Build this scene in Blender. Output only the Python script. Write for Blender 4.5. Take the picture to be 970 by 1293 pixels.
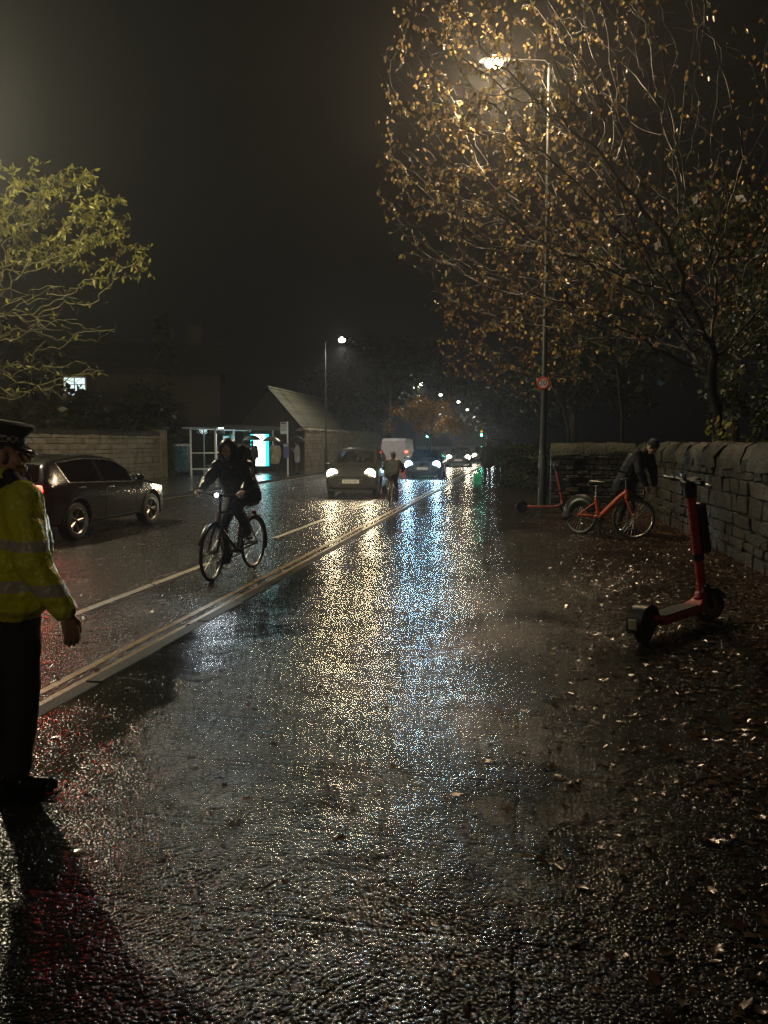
import bpy, bmesh, math, random
import numpy as np
from mathutils import Vector, Matrix, Euler
R = math.radians
PI = math.pi
scene = bpy.context.scene
for _o in list(bpy.data.objects):
    bpy.data.objects.remove(_o)
COL = scene.collection

# ------------------------------------------------------------------ camera
cam_d = bpy.data.cameras.new('camera')
cam = bpy.data.objects.new('camera', cam_d); COL.objects.link(cam)
cam_d.sensor_fit = 'VERTICAL'; cam_d.sensor_height = 36.0; cam_d.lens = 27.0
cam_d.clip_start = 0.05; cam_d.clip_end = 1500
cam.location = (0, 0, 1.62)
cam.rotation_euler = (R(90 - 5.1), 0, R(10.23))
scene.camera = cam

# ------------------------------------------------------------------ night sky, exposure
world = bpy.data.worlds.new('World'); scene.world = world; world.use_nodes = True
wn = world.node_tree; wn.nodes.clear()
w_out = wn.nodes.new('ShaderNodeOutputWorld')
w_bg = wn.nodes.new('ShaderNodeBackground')
w_sky = wn.nodes.new('ShaderNodeTexSky'); w_sky.sky_type = 'NISHITA'; w_sky.sun_disc = False
w_sky.sun_elevation = R(-8); w_sky.sun_rotation = R(20); w_sky.dust_density = 4
w_mix = wn.nodes.new('ShaderNodeMixRGB'); w_mix.blend_type = 'ADD'; w_mix.inputs[0].default_value = 1.0
w_mul = wn.nodes.new('ShaderNodeMixRGB'); w_mul.blend_type = 'MULTIPLY'; w_mul.inputs[0].default_value = 1.0
w_mul.inputs[2].default_value = (0.004, 0.004, 0.004, 1)
w_mix.inputs[2].default_value = (0.0023, 0.0023, 0.0021, 1)     # town glow on low rain cloud
wn.links.new(w_sky.outputs[0], w_mul.inputs[1]); wn.links.new(w_mul.outputs[0], w_mix.inputs[1])
wn.links.new(w_mix.outputs[0], w_bg.inputs[0]); wn.links.new(w_bg.outputs[0], w_out.inputs[0])
w_bg.inputs[1].default_value = 1.0
HAZE_DENSITY, HAZE_ANISO = 0.0011, 0.78

vs = scene.view_settings
scene.display_settings.display_device = 'sRGB'
vs.view_transform = 'Standard'; vs.look = 'None'; vs.gamma = 1; vs.use_curve_mapping = False
vs.exposure = 0.5
cy = scene.cycles
cy.use_denoising = True; cy.denoising_prefilter = 'NONE'
cy.max_bounces = 5; cy.diffuse_bounces = 2; cy.glossy_bounces = 3; cy.transmission_bounces = 3
cy.volume_bounces = 0; cy.transparent_max_bounces = 8
cy.sample_clamp_indirect = 3.0; cy.sample_clamp_direct = 16.0
cy.caustics_reflective = False; cy.caustics_refractive = False
cy.use_light_tree = True
cy.use_adaptive_sampling = True; cy.adaptive_threshold = 0.01

rng = random.Random(7)

# ------------------------------------------------------------------ materials
def lk(nt, a, b): nt.links.new(a, b)
def mat(name, col, rough=.5, metal=0., noise=(6., .35), bump=None, coat=0., emit=None, spec=.5, drops=False, trans=0.):
    m = bpy.data.materials.new(name); m.use_nodes = True
    nt = m.node_tree; b = nt.nodes['Principled BSDF']
    b.inputs['Roughness'].default_value = rough; b.inputs['Metallic'].default_value = metal
    b.inputs['Coat Weight'].default_value = coat; b.inputs['Coat Roughness'].default_value = .06
    b.inputs['Specular IOR Level'].default_value = spec
    tc = nt.nodes.new('ShaderNodeTexCoord')
    nz = nt.nodes.new('ShaderNodeTexNoise'); nz.inputs['Scale'].default_value = noise[0]; nz.inputs['Detail'].default_value = 5
    lk(nt, tc.outputs['Object'], nz.inputs['Vector'])
    rp = nt.nodes.new('ShaderNodeValToRGB')
    c = Vector(col[:3]); a = noise[1]
    rp.color_ramp.elements[0].position = .3; rp.color_ramp.elements[1].position = .7
    rp.color_ramp.elements[0].color = (*(c * (1 - a)), 1); rp.color_ramp.elements[1].color = (*[min(1, x * (1 + a)) for x in c], 1)
    lk(nt, nz.outputs['Fac'], rp.inputs['Fac']); lk(nt, rp.outputs['Color'], b.inputs['Base Color'])
    rr = nt.nodes.new('ShaderNodeMapRange'); rr.inputs['To Min'].default_value = rough * .75; rr.inputs['To Max'].default_value = min(1, rough * 1.3)
    lk(nt, nz.outputs['Fac'], rr.inputs['Value']); lk(nt, rr.outputs[0], b.inputs['Roughness'])
    if bump:
        n2 = nt.nodes.new('ShaderNodeTexNoise'); n2.inputs['Scale'].default_value = bump[0]; n2.inputs['Detail'].default_value = 6
        lk(nt, tc.outputs['Object'], n2.inputs['Vector'])
        bp = nt.nodes.new('ShaderNodeBump'); bp.inputs['Strength'].default_value = 1; bp.inputs['Distance'].default_value = bump[1]
        lk(nt, n2.outputs['Fac'], bp.inputs['Height']); lk(nt, bp.outputs['Normal'], b.inputs['Normal'])
    if drops:
        v = nt.nodes.new('ShaderNodeTexVoronoi'); v.inputs['Scale'].default_value = 55
        lk(nt, tc.outputs['Object'], v.inputs['Vector'])
        mr = nt.nodes.new('ShaderNodeMapRange'); mr.inputs['From Min'].default_value = .0; mr.inputs['From Max'].default_value = .35
        mr.inputs['To Min'].default_value = 1; mr.inputs['To Max'].default_value = 0
        lk(nt, v.outputs['Distance'], mr.inputs['Value'])
        bp = nt.nodes.new('ShaderNodeBump'); bp.inputs['Strength'].default_value = .3; bp.inputs['Distance'].default_value = .0022
        lk(nt, mr.outputs[0], bp.inputs['Height']); lk(nt, bp.outputs['Normal'], b.inputs['Coat Normal']); lk(nt, bp.outputs['Normal'], b.inputs['Normal'])
    if emit:
        b.inputs['Emission Color'].default_value = (*emit[0], 1); b.inputs['Emission Strength'].default_value = emit[1]
    if trans: b.inputs['Transmission Weight'].default_value = trans
    return m

def glass_mat(name, clear, tint=(.6, .65, .65)):
    m = bpy.data.materials.new(name); m.use_nodes = True
    nt = m.node_tree; nt.nodes.clear()
    o = nt.nodes.new('ShaderNodeOutputMaterial'); mx = nt.nodes.new('ShaderNodeMixShader')
    fr = nt.nodes.new('ShaderNodeFresnel'); fr.inputs['IOR'].default_value = 1.5
    g = nt.nodes.new('ShaderNodeBsdfGlossy'); g.inputs['Roughness'].default_value = .06
    t = nt.nodes.new('ShaderNodeBsdfTransparent'); t.inputs['Color'].default_value = (*[x * clear for x in tint], 1)
    tc = nt.nodes.new('ShaderNodeTexCoord'); v = nt.nodes.new('ShaderNodeTexVoronoi'); v.inputs['Scale'].default_value = 60
    bp = nt.nodes.new('ShaderNodeBump'); bp.inputs['Strength'].default_value = .25; bp.inputs['Distance'].default_value = .003
    lk(nt, tc.outputs['Object'], v.inputs['Vector']); lk(nt, v.outputs['Distance'], bp.inputs['Height']); lk(nt, bp.outputs['Normal'], g.inputs['Normal'])
    lk(nt, fr.outputs[0], mx.inputs[0]); lk(nt, t.outputs[0], mx.inputs[1]); lk(nt, g.outputs[0], mx.inputs[2]); lk(nt, mx.outputs[0], o.inputs[0])
    return m

def leaf_mat(name, cols, rough=.35, translucent=.4):
    m = bpy.data.materials.new(name); m.use_nodes = True
    nt = m.node_tree; b = nt.nodes['Principled BSDF']; out = nt.nodes['Material Output']
    geo = nt.nodes.new('ShaderNodeNewGeometry'); rp = nt.nodes.new('ShaderNodeValToRGB')
    els = rp.color_ramp.elements
    while len(els) < len(cols): els.new(.5)
    for i, c in enumerate(cols):
        els[i].position = i / (len(cols) - 1); els[i].color = (*c, 1)
    lk(nt, geo.outputs['Random Per Island'], rp.inputs['Fac'])
    lk(nt, rp.outputs['Color'], b.inputs['Base Color']); b.inputs['Roughness'].default_value = rough
    tl = nt.nodes.new('ShaderNodeBsdfTranslucent'); lk(nt, rp.outputs['Color'], tl.inputs['Color'])
    mx = nt.nodes.new('ShaderNodeMixShader'); mx.inputs[0].default_value = translucent
    lk(nt, b.outputs[0], mx.inputs[1]); lk(nt, tl.outputs[0], mx.inputs[2]); lk(nt, mx.outputs[0], out.inputs['Surface'])
    return m

def emit_mat(name, col, strength):
    m = bpy.data.materials.new(name); m.use_nodes = True
    nt = m.node_tree; b = nt.nodes['Principled BSDF']
    b.inputs['Base Color'].default_value = (.6, .6, .6, 1)
    b.inputs['Emission Color'].default_value = (*col, 1); b.inputs['Emission Strength'].default_value = strength
    return m

M = {}
M['black'] = mat('black_plastic', (.012, .012, .013), .35, bump=(90, .0008))
M['matt_black'] = mat('matt_black_paint', (.006, .006, .006), .9, spec=.1)
M['rubber'] = mat('rubber', (.012, .012, .012), .55, bump=(60, .001))
M['steel'] = mat('steel', (.45, .45, .45), .3, 1)
M['dark_metal'] = mat('dark_metal', (.03, .03, .03), .35, .6)
M['grey_paint'] = mat('grey_paint', (.026, .028, .027), .4, bump=(40, .0006))
M['white_paint'] = mat('white_paint', (.72, .74, .74), .35, noise=(9, .12))
M['bark'] = mat('wet_bark', (.045, .038, .026), .33, noise=(9, .5), bump=(30, .008))
M['bark_dark'] = mat('wet_dark_bark', (.009, .0075, .006), .55, noise=(9, .5), bump=(40, .006), spec=.18)
M['bark_pale'] = mat('mossy_bark', (.13, .12, .05), .5, noise=(6, .4), bump=(25, .01))
M['red_paint'] = mat('red_paint', (.24, .02, .024), .35, bump=(80, .0003), drops=True)
M['pink_paint'] = mat('pink_red_paint', (.27, .035, .04), .4, drops=True)
M['orange_paint'] = mat('orange_red_paint', (.46, .07, .02), .35, drops=True)
M['skin'] = mat('skin', (.40, .25, .19), .45, noise=(25, .12), bump=(120, .0006))
M['black_cloth'] = mat('black_cloth', (.011, .011, .013), .75, noise=(30, .3), bump=(160, .0012))
M['navy_cloth'] = mat('navy_cloth', (.009, .0105, .015), .75, noise=(20, .3), bump=(130, .0012))
M['shell_cloth'] = mat('wet_shell_jacket', (.016, .015, .015), .32, noise=(20, .3), bump=(28, .006))
M['olive_cloth'] = mat('olive_cloth', (.022, .022, .017), .8, noise=(20, .3), bump=(120, .0012))
M['hair'] = mat('hair', (.02, .014, .01), .45, bump=(70, .004))
M['leather'] = mat('wet_black_leather', (.01, .01, .01), .18, bump=(60, .001))
M['glass_dark'] = glass_mat('car_glass_dark', .16)
M['glass_clear'] = glass_mat('clear_glass', .8, (.85, .9, .9))
M['tail'] = emit_mat('tail_light_red', (1, .03, .02), 14)
M['lens_amber'] = mat('amber_lens', (.6, .2, .03), .2, emit=((1, .35, .05), .6))
M['plate_white'] = mat('number_plate_white', (.75, .78, .75), .35, noise=(8, .05), emit=None)
M['plate_yellow'] = mat('number_plate_yellow', (.75, .55, .05), .35, noise=(8, .05))
M['ink'] = mat('black_ink', (.01, .01, .01), .4)

def stone_mat(name, c1, c2, moss=None, mz=(1., 1.6), scale=3.):
    m = bpy.data.materials.new(name); m.use_nodes = True
    nt = m.node_tree; b = nt.nodes['Principled BSDF']; b.inputs['Roughness'].default_value = .62
    tc = nt.nodes.new('ShaderNodeTexCoord'); geo = nt.nodes.new('ShaderNodeNewGeometry')
    rp = nt.nodes.new('ShaderNodeValToRGB')
    rp.color_ramp.elements[0].color = (*c1, 1); rp.color_ramp.elements[1].color = (*c2, 1)
    nz = nt.nodes.new('ShaderNodeTexNoise'); nz.inputs['Scale'].default_value = scale; nz.inputs['Detail'].default_value = 7
    lk(nt, tc.outputs['Object'], nz.inputs['Vector'])
    ad = nt.nodes.new('ShaderNodeMath'); ad.operation = 'ADD'
    ms = nt.nodes.new('ShaderNodeMath'); ms.operation = 'MULTIPLY_ADD'; ms.inputs[1].default_value = .7; ms.inputs[2].default_value = -.35
    lk(nt, geo.outputs['Random Per Island'], ms.inputs[0]); lk(nt, nz.outputs['Fac'], ad.inputs[0]); lk(nt, ms.outputs[0], ad.inputs[1])
    lk(nt, ad.outputs[0], rp.inputs['Fac'])
    n3 = nt.nodes.new('ShaderNodeTexNoise'); n3.inputs['Scale'].default_value = 2.2; n3.inputs['Detail'].default_value = 6
    lk(nt, tc.outputs['Object'], n3.inputs['Vector'])
    r3 = nt.nodes.new('ShaderNodeValToRGB'); r3.color_ramp.elements[0].position = .5; r3.color_ramp.elements[1].position = .68
    lk(nt, n3.outputs['Fac'], r3.inputs['Fac'])
    mx = nt.nodes.new('ShaderNodeMixRGB'); mx.inputs[2].default_value = (*(moss or c1), 1)
    lk(nt, r3.outputs['Color'], mx.inputs[0]); lk(nt, rp.outputs['Color'], mx.inputs[1]); lk(nt, mx.outputs[0], b.inputs['Base Color'])
    n2 = nt.nodes.new('ShaderNodeTexNoise'); n2.inputs['Scale'].default_value = 16; n2.inputs['Detail'].default_value = 9; n2.inputs['Roughness'].default_value = .65
    lk(nt, tc.outputs['Object'], n2.inputs['Vector'])
    bp = nt.nodes.new('ShaderNodeBump'); bp.inputs['Distance'].default_value = .07; bp.inputs['Strength'].default_value = 1.
    lk(nt, n2.outputs['Fac'], bp.inputs['Height']); lk(nt, bp.outputs['Normal'], b.inputs['Normal'])
    return m
M['stone'] = stone_mat('rubble_stone', (.007, .0055, .003), (.025, .018, .008), (.006, .0085, .002))
M['stone_cope'] = stone_mat('mossy_coping_stone', (.005, .0065, .002), (.018, .017, .006), (.008, .013, .002))
M['mortar'] = stone_mat('old_mortar', (.014, .012, .008), (.03, .024, .015), (.012, .012, .005))
M['stone_pale'] = stone_mat('pale_boundary_stone', (.16, .14, .10), (.30, .27, .20), (.12, .11, .06))
M['roof_tile'] = stone_mat('mossy_roof_slate', (.045, .045, .03), (.11, .105, .07), (.07, .07, .03), scale=5)

def ground_mat(name, base1, base2, grain, bump_d, rough, slabs=False, gutter=None, leafy=None, puddle_t=.66):
    """wet surface: grain bump, standing water where the noise dips or along the gutter line"""
    m = bpy.data.materials.new(name); m.use_nodes = True
    nt = m.node_tree; b = nt.nodes['Principled BSDF']; b.inputs['IOR'].default_value = 1.4
    N = nt.nodes.new
    tc = N('ShaderNodeTexCoord'); P = tc.outputs['Object']
    def noise(s, d=4, r=.55, vec=P):
        n = N('ShaderNodeTexNoise'); n.inputs['Scale'].default_value = s; n.inputs['Detail'].default_value = d; n.inputs['Roughness'].default_value = r
        lk(nt, vec, n.inputs['Vector']); return n.outputs['Fac']
    def math_(op, a, bb=None, c=None):
        n = N('ShaderNodeMath'); n.operation = op
        for i, x in enumerate((a, bb, c)):
            if x is None: continue
            if isinstance(x, (int, float)): n.inputs[i].default_value = x
            else: lk(nt, x, n.inputs[i])
        return n.outputs[0]
    def rng_(v, a, bb, c=0., d=1., smooth=True):
        n = N('ShaderNodeMapRange'); n.interpolation_type = 'SMOOTHSTEP' if smooth else 'LINEAR'
        lk(nt, v, n.inputs['Value'])
        for k, x in zip(('From Min', 'From Max', 'To Min', 'To Max'), (a, bb, c, d)): n.inputs[k].default_value = x
        return n.outputs[0]
    vor = N('ShaderNodeTexVoronoi'); vor.inputs['Scale'].default_value = grain; lk(nt, P, vor.inputs['Vector'])
    h_grain = math_('MULTIPLY', math_('SUBTRACT', 1., math_('POWER', vor.outputs['Distance'], 2.)), bump_d)
    h_mid = math_('MULTIPLY', noise(grain * .26, 5, .68), bump_d * .7)
    h_big = math_('ADD', math_('MULTIPLY', noise(3.1, 4), .022), math_('MULTIPLY', noise(8.5, 3), .007))
    # standing water
    pud = rng_(noise(.75, 3), puddle_t, puddle_t + .06)
    sep = N('ShaderNodeSeparateXYZ'); lk(nt, P, sep.inputs[0]); X, Y = sep.outputs[0], sep.outputs[1]
    if gutter:
        x0, x1 = gutter
        wob = math_('MULTIPLY_ADD', noise(1.3, 4), 1.1, -.55)
        g = rng_(math_('ADD', X, wob), x1 - .12, x1 + .22, 1, 0)
        pud = math_('MAXIMUM', pud, math_('MULTIPLY', g, .7))
    patch = rng_(noise(1.3, 6, .62), .36, .64, .5 if slabs else .75, 1.25)
    dry = math_('MULTIPLY', math_('SUBTRACT', 1., pud), patch)
    h = math_('ADD', math_('ADD', math_('MULTIPLY', h_grain, math_('MULTIPLY_ADD', dry, .94, .06)), math_('MULTIPLY', h_mid, math_('MULTIPLY_ADD', dry, .97, .03))),
              math_('MULTIPLY', h_big, math_('MULTIPLY_ADD', dry, .9, .1)))
    col = N('ShaderNodeMixRGB'); col.inputs[1].default_value = (*base1, 1); col.inputs[2].default_value = (*base2, 1)
    lk(nt, rng_(noise(14, 6, .7), .3, .7), col.inputs[0]); C_ = col.outputs[0]
    if slabs:
        mp = N('ShaderNodeMapping'); mp.inputs['Rotation'].default_value = (0, 0, 0); lk(nt, P, mp.inputs['Vector'])
        br = N('ShaderNodeTexBrick'); br.inputs['Scale'].default_value = 1; br.inputs['Brick Width'].default_value = 2.1; br.inputs['Row Height'].default_value = .6
        br.inputs['Mortar Size'].default_value = .014; br.inputs['Mortar Smooth'].default_value = .7
        br.inputs['Color1'].default_value = (1, 1, 1, 1); br.inputs['Color2'].default_value = (.72, .72, .72, 1); br.inputs['Mortar'].default_value = (0.1, .1, .1, 1)
        lk(nt, mp.outputs[0], br.inputs['Vector'])
        sl = math_('MULTIPLY', rng_(math_('ADD', X, math_('MULTIPLY', noise(2., 3), 1.)), .6, 1.5, 1, 0), 1.)
        h = math_('SUBTRACT', h, math_('MULTIPLY', math_('MULTIPLY', br.outputs['Fac'], sl), .003))
        tint = N('ShaderNodeMixRGB'); tint.blend_type = 'MULTIPLY'; lk(nt, sl, tint.inputs[0]); lk(nt, C_, tint.inputs[1]); lk(nt, br.outputs['Color'], tint.inputs[2]); C_ = tint.outputs[0]
    if leafy:
        lf = rng_(math_('ADD', X, math_('MULTIPLY_ADD', noise(.9, 6, .65), 4.4, -2.2)), leafy[0], leafy[1])
        lc = N('ShaderNodeMixRGB'); lk(nt, lf, lc.inputs[0]); lk(nt, C_, lc.inputs[1])
        l2 = N('ShaderNodeMixRGB'); l2.inputs[1].default_value = (.018, .012, .008, 1); l2.inputs[2].default_value = (.05, .032, .02, 1)
        lk(nt, rng_(noise(35, 4), .35, .65), l2.inputs[0]); lk(nt, l2.outputs[0], lc.inputs[2]); C_ = lc.outputs[0]
        h = math_('ADD', h, math_('MULTIPLY', math_('MULTIPLY', noise(24, 4, .6), lf), .012))
    lk(nt, C_, b.inputs['Base Color'])
    rr = math_('MULTIPLY_ADD', noise(8, 5), .12, rough - .06)
    lk(nt, math_('ADD', math_('ADD', math_('MULTIPLY', rr, math_('SUBTRACT', 1., pud)), math_('MULTIPLY', pud, .09)), math_('MULTIPLY', rng_(noise(2.3, 5), .5, .66), .05)), b.inputs['Roughness'])
    bp = N('ShaderNodeBump'); bp.inputs['Strength'].default_value = 1; bp.inputs['Distance'].default_value = 1.
    lk(nt, h, bp.inputs['Height']); lk(nt, bp.outputs['Normal'], b.inputs['Normal'])
    return m
M['pavement'] = ground_mat('wet_pavement', (.008, .0078, .0075), (.021, .020, .0185), 64, .0064, .17, slabs=True, gutter=(-2.8, -2.2), leafy=(1.1, 2.8))
M['road'] = ground_mat('wet_asphalt', (.018, .016, .0145), (.040, .035, .031), 84, .0085, .22, puddle_t=.85)
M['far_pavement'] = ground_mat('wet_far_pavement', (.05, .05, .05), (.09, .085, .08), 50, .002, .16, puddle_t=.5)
M['earth'] = ground_mat('dark_earth', (.012, .011, .007), (.03, .026, .015), 20, .02, .6, puddle_t=.9)
M['kerb'] = mat('wet_granite_kerb', (.02, .019, .018), .6, noise=(40, .4), bump=(60, .008), spec=.15)
M['line_yellow'] = mat('worn_yellow_paint', (.30, .20, .065), .33, noise=(22, .5), bump=(85, .004))
M['line_white'] = mat('worn_road_paint', (.46, .42, .34), .33, noise=(22, .35), bump=(85, .004))

# ------------------------------------------------------------------ mesh helpers
class MB:
    def __init__(s): s.v = []; s.f = []; s.mi = []
    def add(s, vs, fs, mi=0):
        o = len(s.v); s.v += [tuple(v) for v in vs]; s.f += [tuple(i + o for i in f) for f in fs]; s.mi += [mi] * len(fs)
    def box(s, c, d, rot=None, mi=0):
        x, y, z = [k / 2 for k in d]; c = Vector(c)
        vs = [Vector(p) for p in ((-x,-y,-z),(x,-y,-z),(x,y,-z),(-x,y,-z),(-x,-y,z),(x,-y,z),(x,y,z),(-x,y,z))]
        if rot is not None: vs = [rot @ v for v in vs]
        s.add([v + c for v in vs], [(3,2,1,0),(4,5,6,7),(0,1,5,4),(1,2,6,5),(2,3,7,6),(3,0,4,7)], mi)
    def tube(s, pts, r, n=8, caps=True, flat=None, mi=0):
        pts = [Vector(p) for p in pts]; k = len(pts)
        rs = r if isinstance(r, (list, tuple)) else [r] * k
        t = (pts[1] - pts[0]).normalized(); u = t.orthogonal().normalized()
        vs = []
        for i, p in enumerate(pts):
            t2 = ((pts[min(i + 1, k - 1)] - pts[i]).normalized() + (pts[i] - pts[max(i - 1, 0)]).normalized())
            t2 = t2.normalized() if t2.length > 1e-6 else t
            u = (u - t2 * u.dot(t2)); u = u.normalized() if u.length > 1e-6 else t2.orthogonal().normalized()
            w = t2.cross(u)
            for j in range(n):
                a = 2 * PI * j / n; vs.append(p + (u * math.cos(a) + w * math.sin(a)) * rs[i])
        fs = [(i*n+j, i*n+(j+1)%n, (i+1)*n+(j+1)%n, (i+1)*n+j) for i in range(k-1) for j in range(n)]
        if caps: fs += [tuple(range(n))[::-1], tuple((k-1)*n + j for j in range(n))]
        s.add(vs, fs, mi)
    def ring(s, c, R_, r, axis=(0,1,0), n=32, m=8, arc=(0, 2*PI), squash=1.):
        ax = Vector(axis).normalized(); u = ax.orthogonal().normalized(); w = ax.cross(u); c = Vector(c)
        if abs(ax.y) > .9: u = Vector((1,0,0)); w = Vector((0,0,1))
        full = abs(arc[1] - arc[0] - 2*PI) < 1e-6; k = n if full else n + 1
        vs = []
        for i in range(k):
            a = arc[0] + (arc[1] - arc[0]) * i / n; d = u*math.cos(a) + w*math.sin(a)
            for j in range(m):
                b = 2*PI*j/m; vs.append(c + d*(R_ + r*math.cos(b)) + ax*(r*squash*math.sin(b)))
        fs = [(i*m+j, ((i+1)%k)*m+j, ((i+1)%k)*m+(j+1)%m, i*m+(j+1)%m) for i in range(n if full else n) for j in range(m) if full or i+1 < k]
        s.add(vs, fs)
    def lathe(s, prof, n=24, T=None, caps=True):
        T = T or Matrix.Identity(4); k = len(prof); vs = []
        for r, z in prof:
            for j in range(n):
                a = 2*PI*j/n; vs.append(T @ Vector((r*math.cos(a), r*math.sin(a), z)))
        fs = [(i*n+j, i*n+(j+1)%n, (i+1)*n+(j+1)%n, (i+1)*n+j) for i in range(k-1) for j in range(n)]
        if caps: fs += [tuple(range(n))[::-1], tuple((k-1)*n+j for j in range(n))]
        s.add(vs, fs)
    def ball(s, c, r, rot=None, n=14, m=9):
        r = (r, r, r) if isinstance(r, (int, float)) else r; c = Vector(c); vs = []
        for i in range(m + 1):
            t = PI * i / m
            for j in range(n):
                a = 2*PI*j/n; v = Vector((r[0]*math.sin(t)*math.cos(a), r[1]*math.sin(t)*math.sin(a), r[2]*math.cos(t)))
                vs.append(c + (rot @ v if rot is not None else v))
        s.add(vs, [(i*n+j, (i+1)*n+j, (i+1)*n+(j+1)%n, i*n+(j+1)%n) for i in range(m) for j in range(n)])
    def limb(s, p0, p1, r0, r1, n=12):
        p0 = Vector(p0); p1 = Vector(p1); d = (p1 - p0); L = d.length; d.normalize()
        pts, rs = [], []
        for a in (80, 55, 28): pts.append(p0 - d * r0 * math.sin(R(a))); rs.append(r0 * math.cos(R(a)))
        pts.append(p0); rs.append(r0); pts.append(p1); rs.append(r1)
        for a in (28, 55, 80): pts.append(p1 + d * r1 * math.sin(R(a))); rs.append(r1 * math.cos(R(a)))
        s.tube(pts, rs, n)
    def mesh(s, name='m'):
        me = bpy.data.meshes.new(name); me.from_pydata(s.v, [], s.f); me.update(); return me
    def build(s, name, m=None, parent=None, smooth=40, bevel=0, loc=None, rot=None, segs=2):
        me = s.mesh(name)
        return link(name, me, m, parent, smooth, bevel, loc, rot, segs)

def link(name, me, m=None, parent=None, smooth=40, bevel=0, loc=None, rot=None, segs=2):
    if m is not None:
        for q in (m if isinstance(m, (list, tuple)) else [m]): me.materials.append(q)
    if smooth:
        me.polygons.foreach_set('use_smooth', [True] * len(me.polygons))
        if smooth < 179: me.set_sharp_from_angle(angle=R(smooth))
    o = bpy.data.objects.new(name, me); COL.objects.link(o)
    if parent is not None: o.parent = parent
    if loc is not None: o.location = loc
    if rot is not None: o.rotation_euler = rot
    if bevel:
        bv = o.modifiers.new('bevel', 'BEVEL'); bv.width = bevel; bv.segments = segs; bv.limit_method = 'ANGLE'
    return o
def tag(o, label, cat, group=None, kind=None):
    o['label'] = label; o['category'] = cat
    if group: o['group'] = group
    if kind: o['kind'] = kind
    return o
def thing(name, label, cat, loc=(0,0,0), rz=0, group=None):
    o = bpy.data.objects.new(name, None); COL.objects.link(o); o.empty_display_size = .2
    o.location = loc; o.rotation_euler = (0, 0, rz)
    return tag(o, label, cat, group)
def struct(o): o['kind'] = 'structure'; return o
def copy_tree(o, parent=None):
    c = o.copy(); COL.objects.link(c)
    if parent is not None: c.parent = parent
    for ch in list(o.children): copy_tree(ch, c)
    return c
def light(name, kind, energy, col, parent=None, loc=(0,0,0), rot=(0,0,0), radius=.1, angle=60, blend=.6):
    d = bpy.data.lights.new(name, kind); d.energy = energy; d.color = col; d.shadow_soft_size = radius
    if kind == 'SPOT': d.spot_size = R(angle); d.spot_blend = blend
    o = bpy.data.objects.new(name, d); COL.objects.link(o)
    if parent is not None: o.parent = parent
    o.location = loc; o.rotation_euler = rot
    return o
def text(s, size, name, m, parent, loc, rot, depth=.002, sx=1.):
    cu = bpy.data.curves.new(name, 'FONT'); cu.body = s; cu.size = size; cu.extrude = depth; cu.align_x = 'CENTER'; cu.align_y = 'CENTER'; cu.resolution_u = 3
    o = bpy.data.objects.new('tmp', cu); COL.objects.link(o)
    bpy.context.view_layer.update()
    me = bpy.data.meshes.new_from_object(o.evaluated_get(bpy.context.evaluated_depsgraph_get()))
    bpy.data.objects.remove(o)
    q = link(name, me, m, parent, 0, 0, loc, rot); q.scale = (sx, 1, 1); return q
_tex = bpy.data.textures.new('cloth_folds', 'CLOUDS'); _tex.noise_scale = .11; _tex.noise_depth = 2
def fuse(mb, voxel=.008, smooth=4, fold=0.):
    """one continuous skin over overlapping solids"""
    me = mb.mesh('tmp'); o = bpy.data.objects.new('tmp', me); COL.objects.link(o)
    r = o.modifiers.new('r', 'REMESH'); r.mode = 'VOXEL'; r.voxel_size = voxel
    if smooth:
        s = o.modifiers.new('s', 'SMOOTH'); s.iterations = smooth; s.factor = .5
    if fold:
        d = o.modifiers.new('d', 'DISPLACE'); d.texture = _tex; d.strength = fold; d.mid_level = .5
    bpy.context.view_layer.update()
    out = bpy.data.meshes.new_from_object(o.evaluated_get(bpy.context.evaluated_depsgraph_get()))
    bpy.data.objects.remove(o)
    return out

# ------------------------------------------------------------------ ground, road, pavements
def sheet(name, x0, x1, y0, y1, z, m):
    b = MB(); b.add([(x0,y0,z),(x1,y0,z),(x1,y1,z),(x0,y1,z)], [(0,1,2,3)])
    return struct(b.build(name, m, smooth=0))
KX, RZ = -2.80, -.06            # kerb line, road level
LX = -11.05                     # far kerb line
sheet('ground', -150, 150, -40, 420, -.30, M['earth'])
b = MB(); b.box((.5*(KX-.13+LX+.13), 180, RZ-.15), (KX-LX-.26, 440, .3)); struct(b.build('road', M['road'], smooth=0))
b = MB(); b.box(((KX+3.2)/2, 190, -.1), (3.2-KX, 460, .2)); struct(b.build('pavement', M['pavement'], smooth=0))
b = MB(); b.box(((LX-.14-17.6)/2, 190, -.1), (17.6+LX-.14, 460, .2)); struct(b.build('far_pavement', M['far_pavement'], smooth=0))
b = MB(); b.box((3.2+60, 190, -.1), (119.98, 460, .19)); struct(b.build('park_ground', M['earth'], smooth=0))
b = MB(); b.box((-17.6-60, 190, -.1), (119.98, 460, .19)); struct(b.build('garden_ground', M['earth'], smooth=0))
def kerb(x, side):
    b = MB(); y = -20
    while y < 200:
        L = .914; j = rng.uniform(-.004, .004)
        b.box((x + j, y + L/2, -.1 + .003 + j), (.13, L - .008, .2)); y += L
    return struct(b.build('kerb', M['kerb'], smooth=30, bevel=.012))
kerb(KX - .065, 1); kerb(LX - .07 + .13, -1)
def marking(name, x, w, segs, z, m):
    b = MB()
    for y0, y1 in segs:
        n = max(1, int((y1 - y0) / .5)); 
        for i in range(n):
            a, c = y0 + (y1-y0)*i/n, y0 + (y1-y0)*(i+1)/n
            b.add([(x-w/2,a,z),(x+w/2,a,z),(x+w/2,c,z),(x-w/2,c,z)], [(0,1,2,3)])
    return struct(b.build(name, m, smooth=0))
marking('road_marking', -3.19, .062, [(-20, 90)], RZ + .004, M['line_yellow'])
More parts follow.
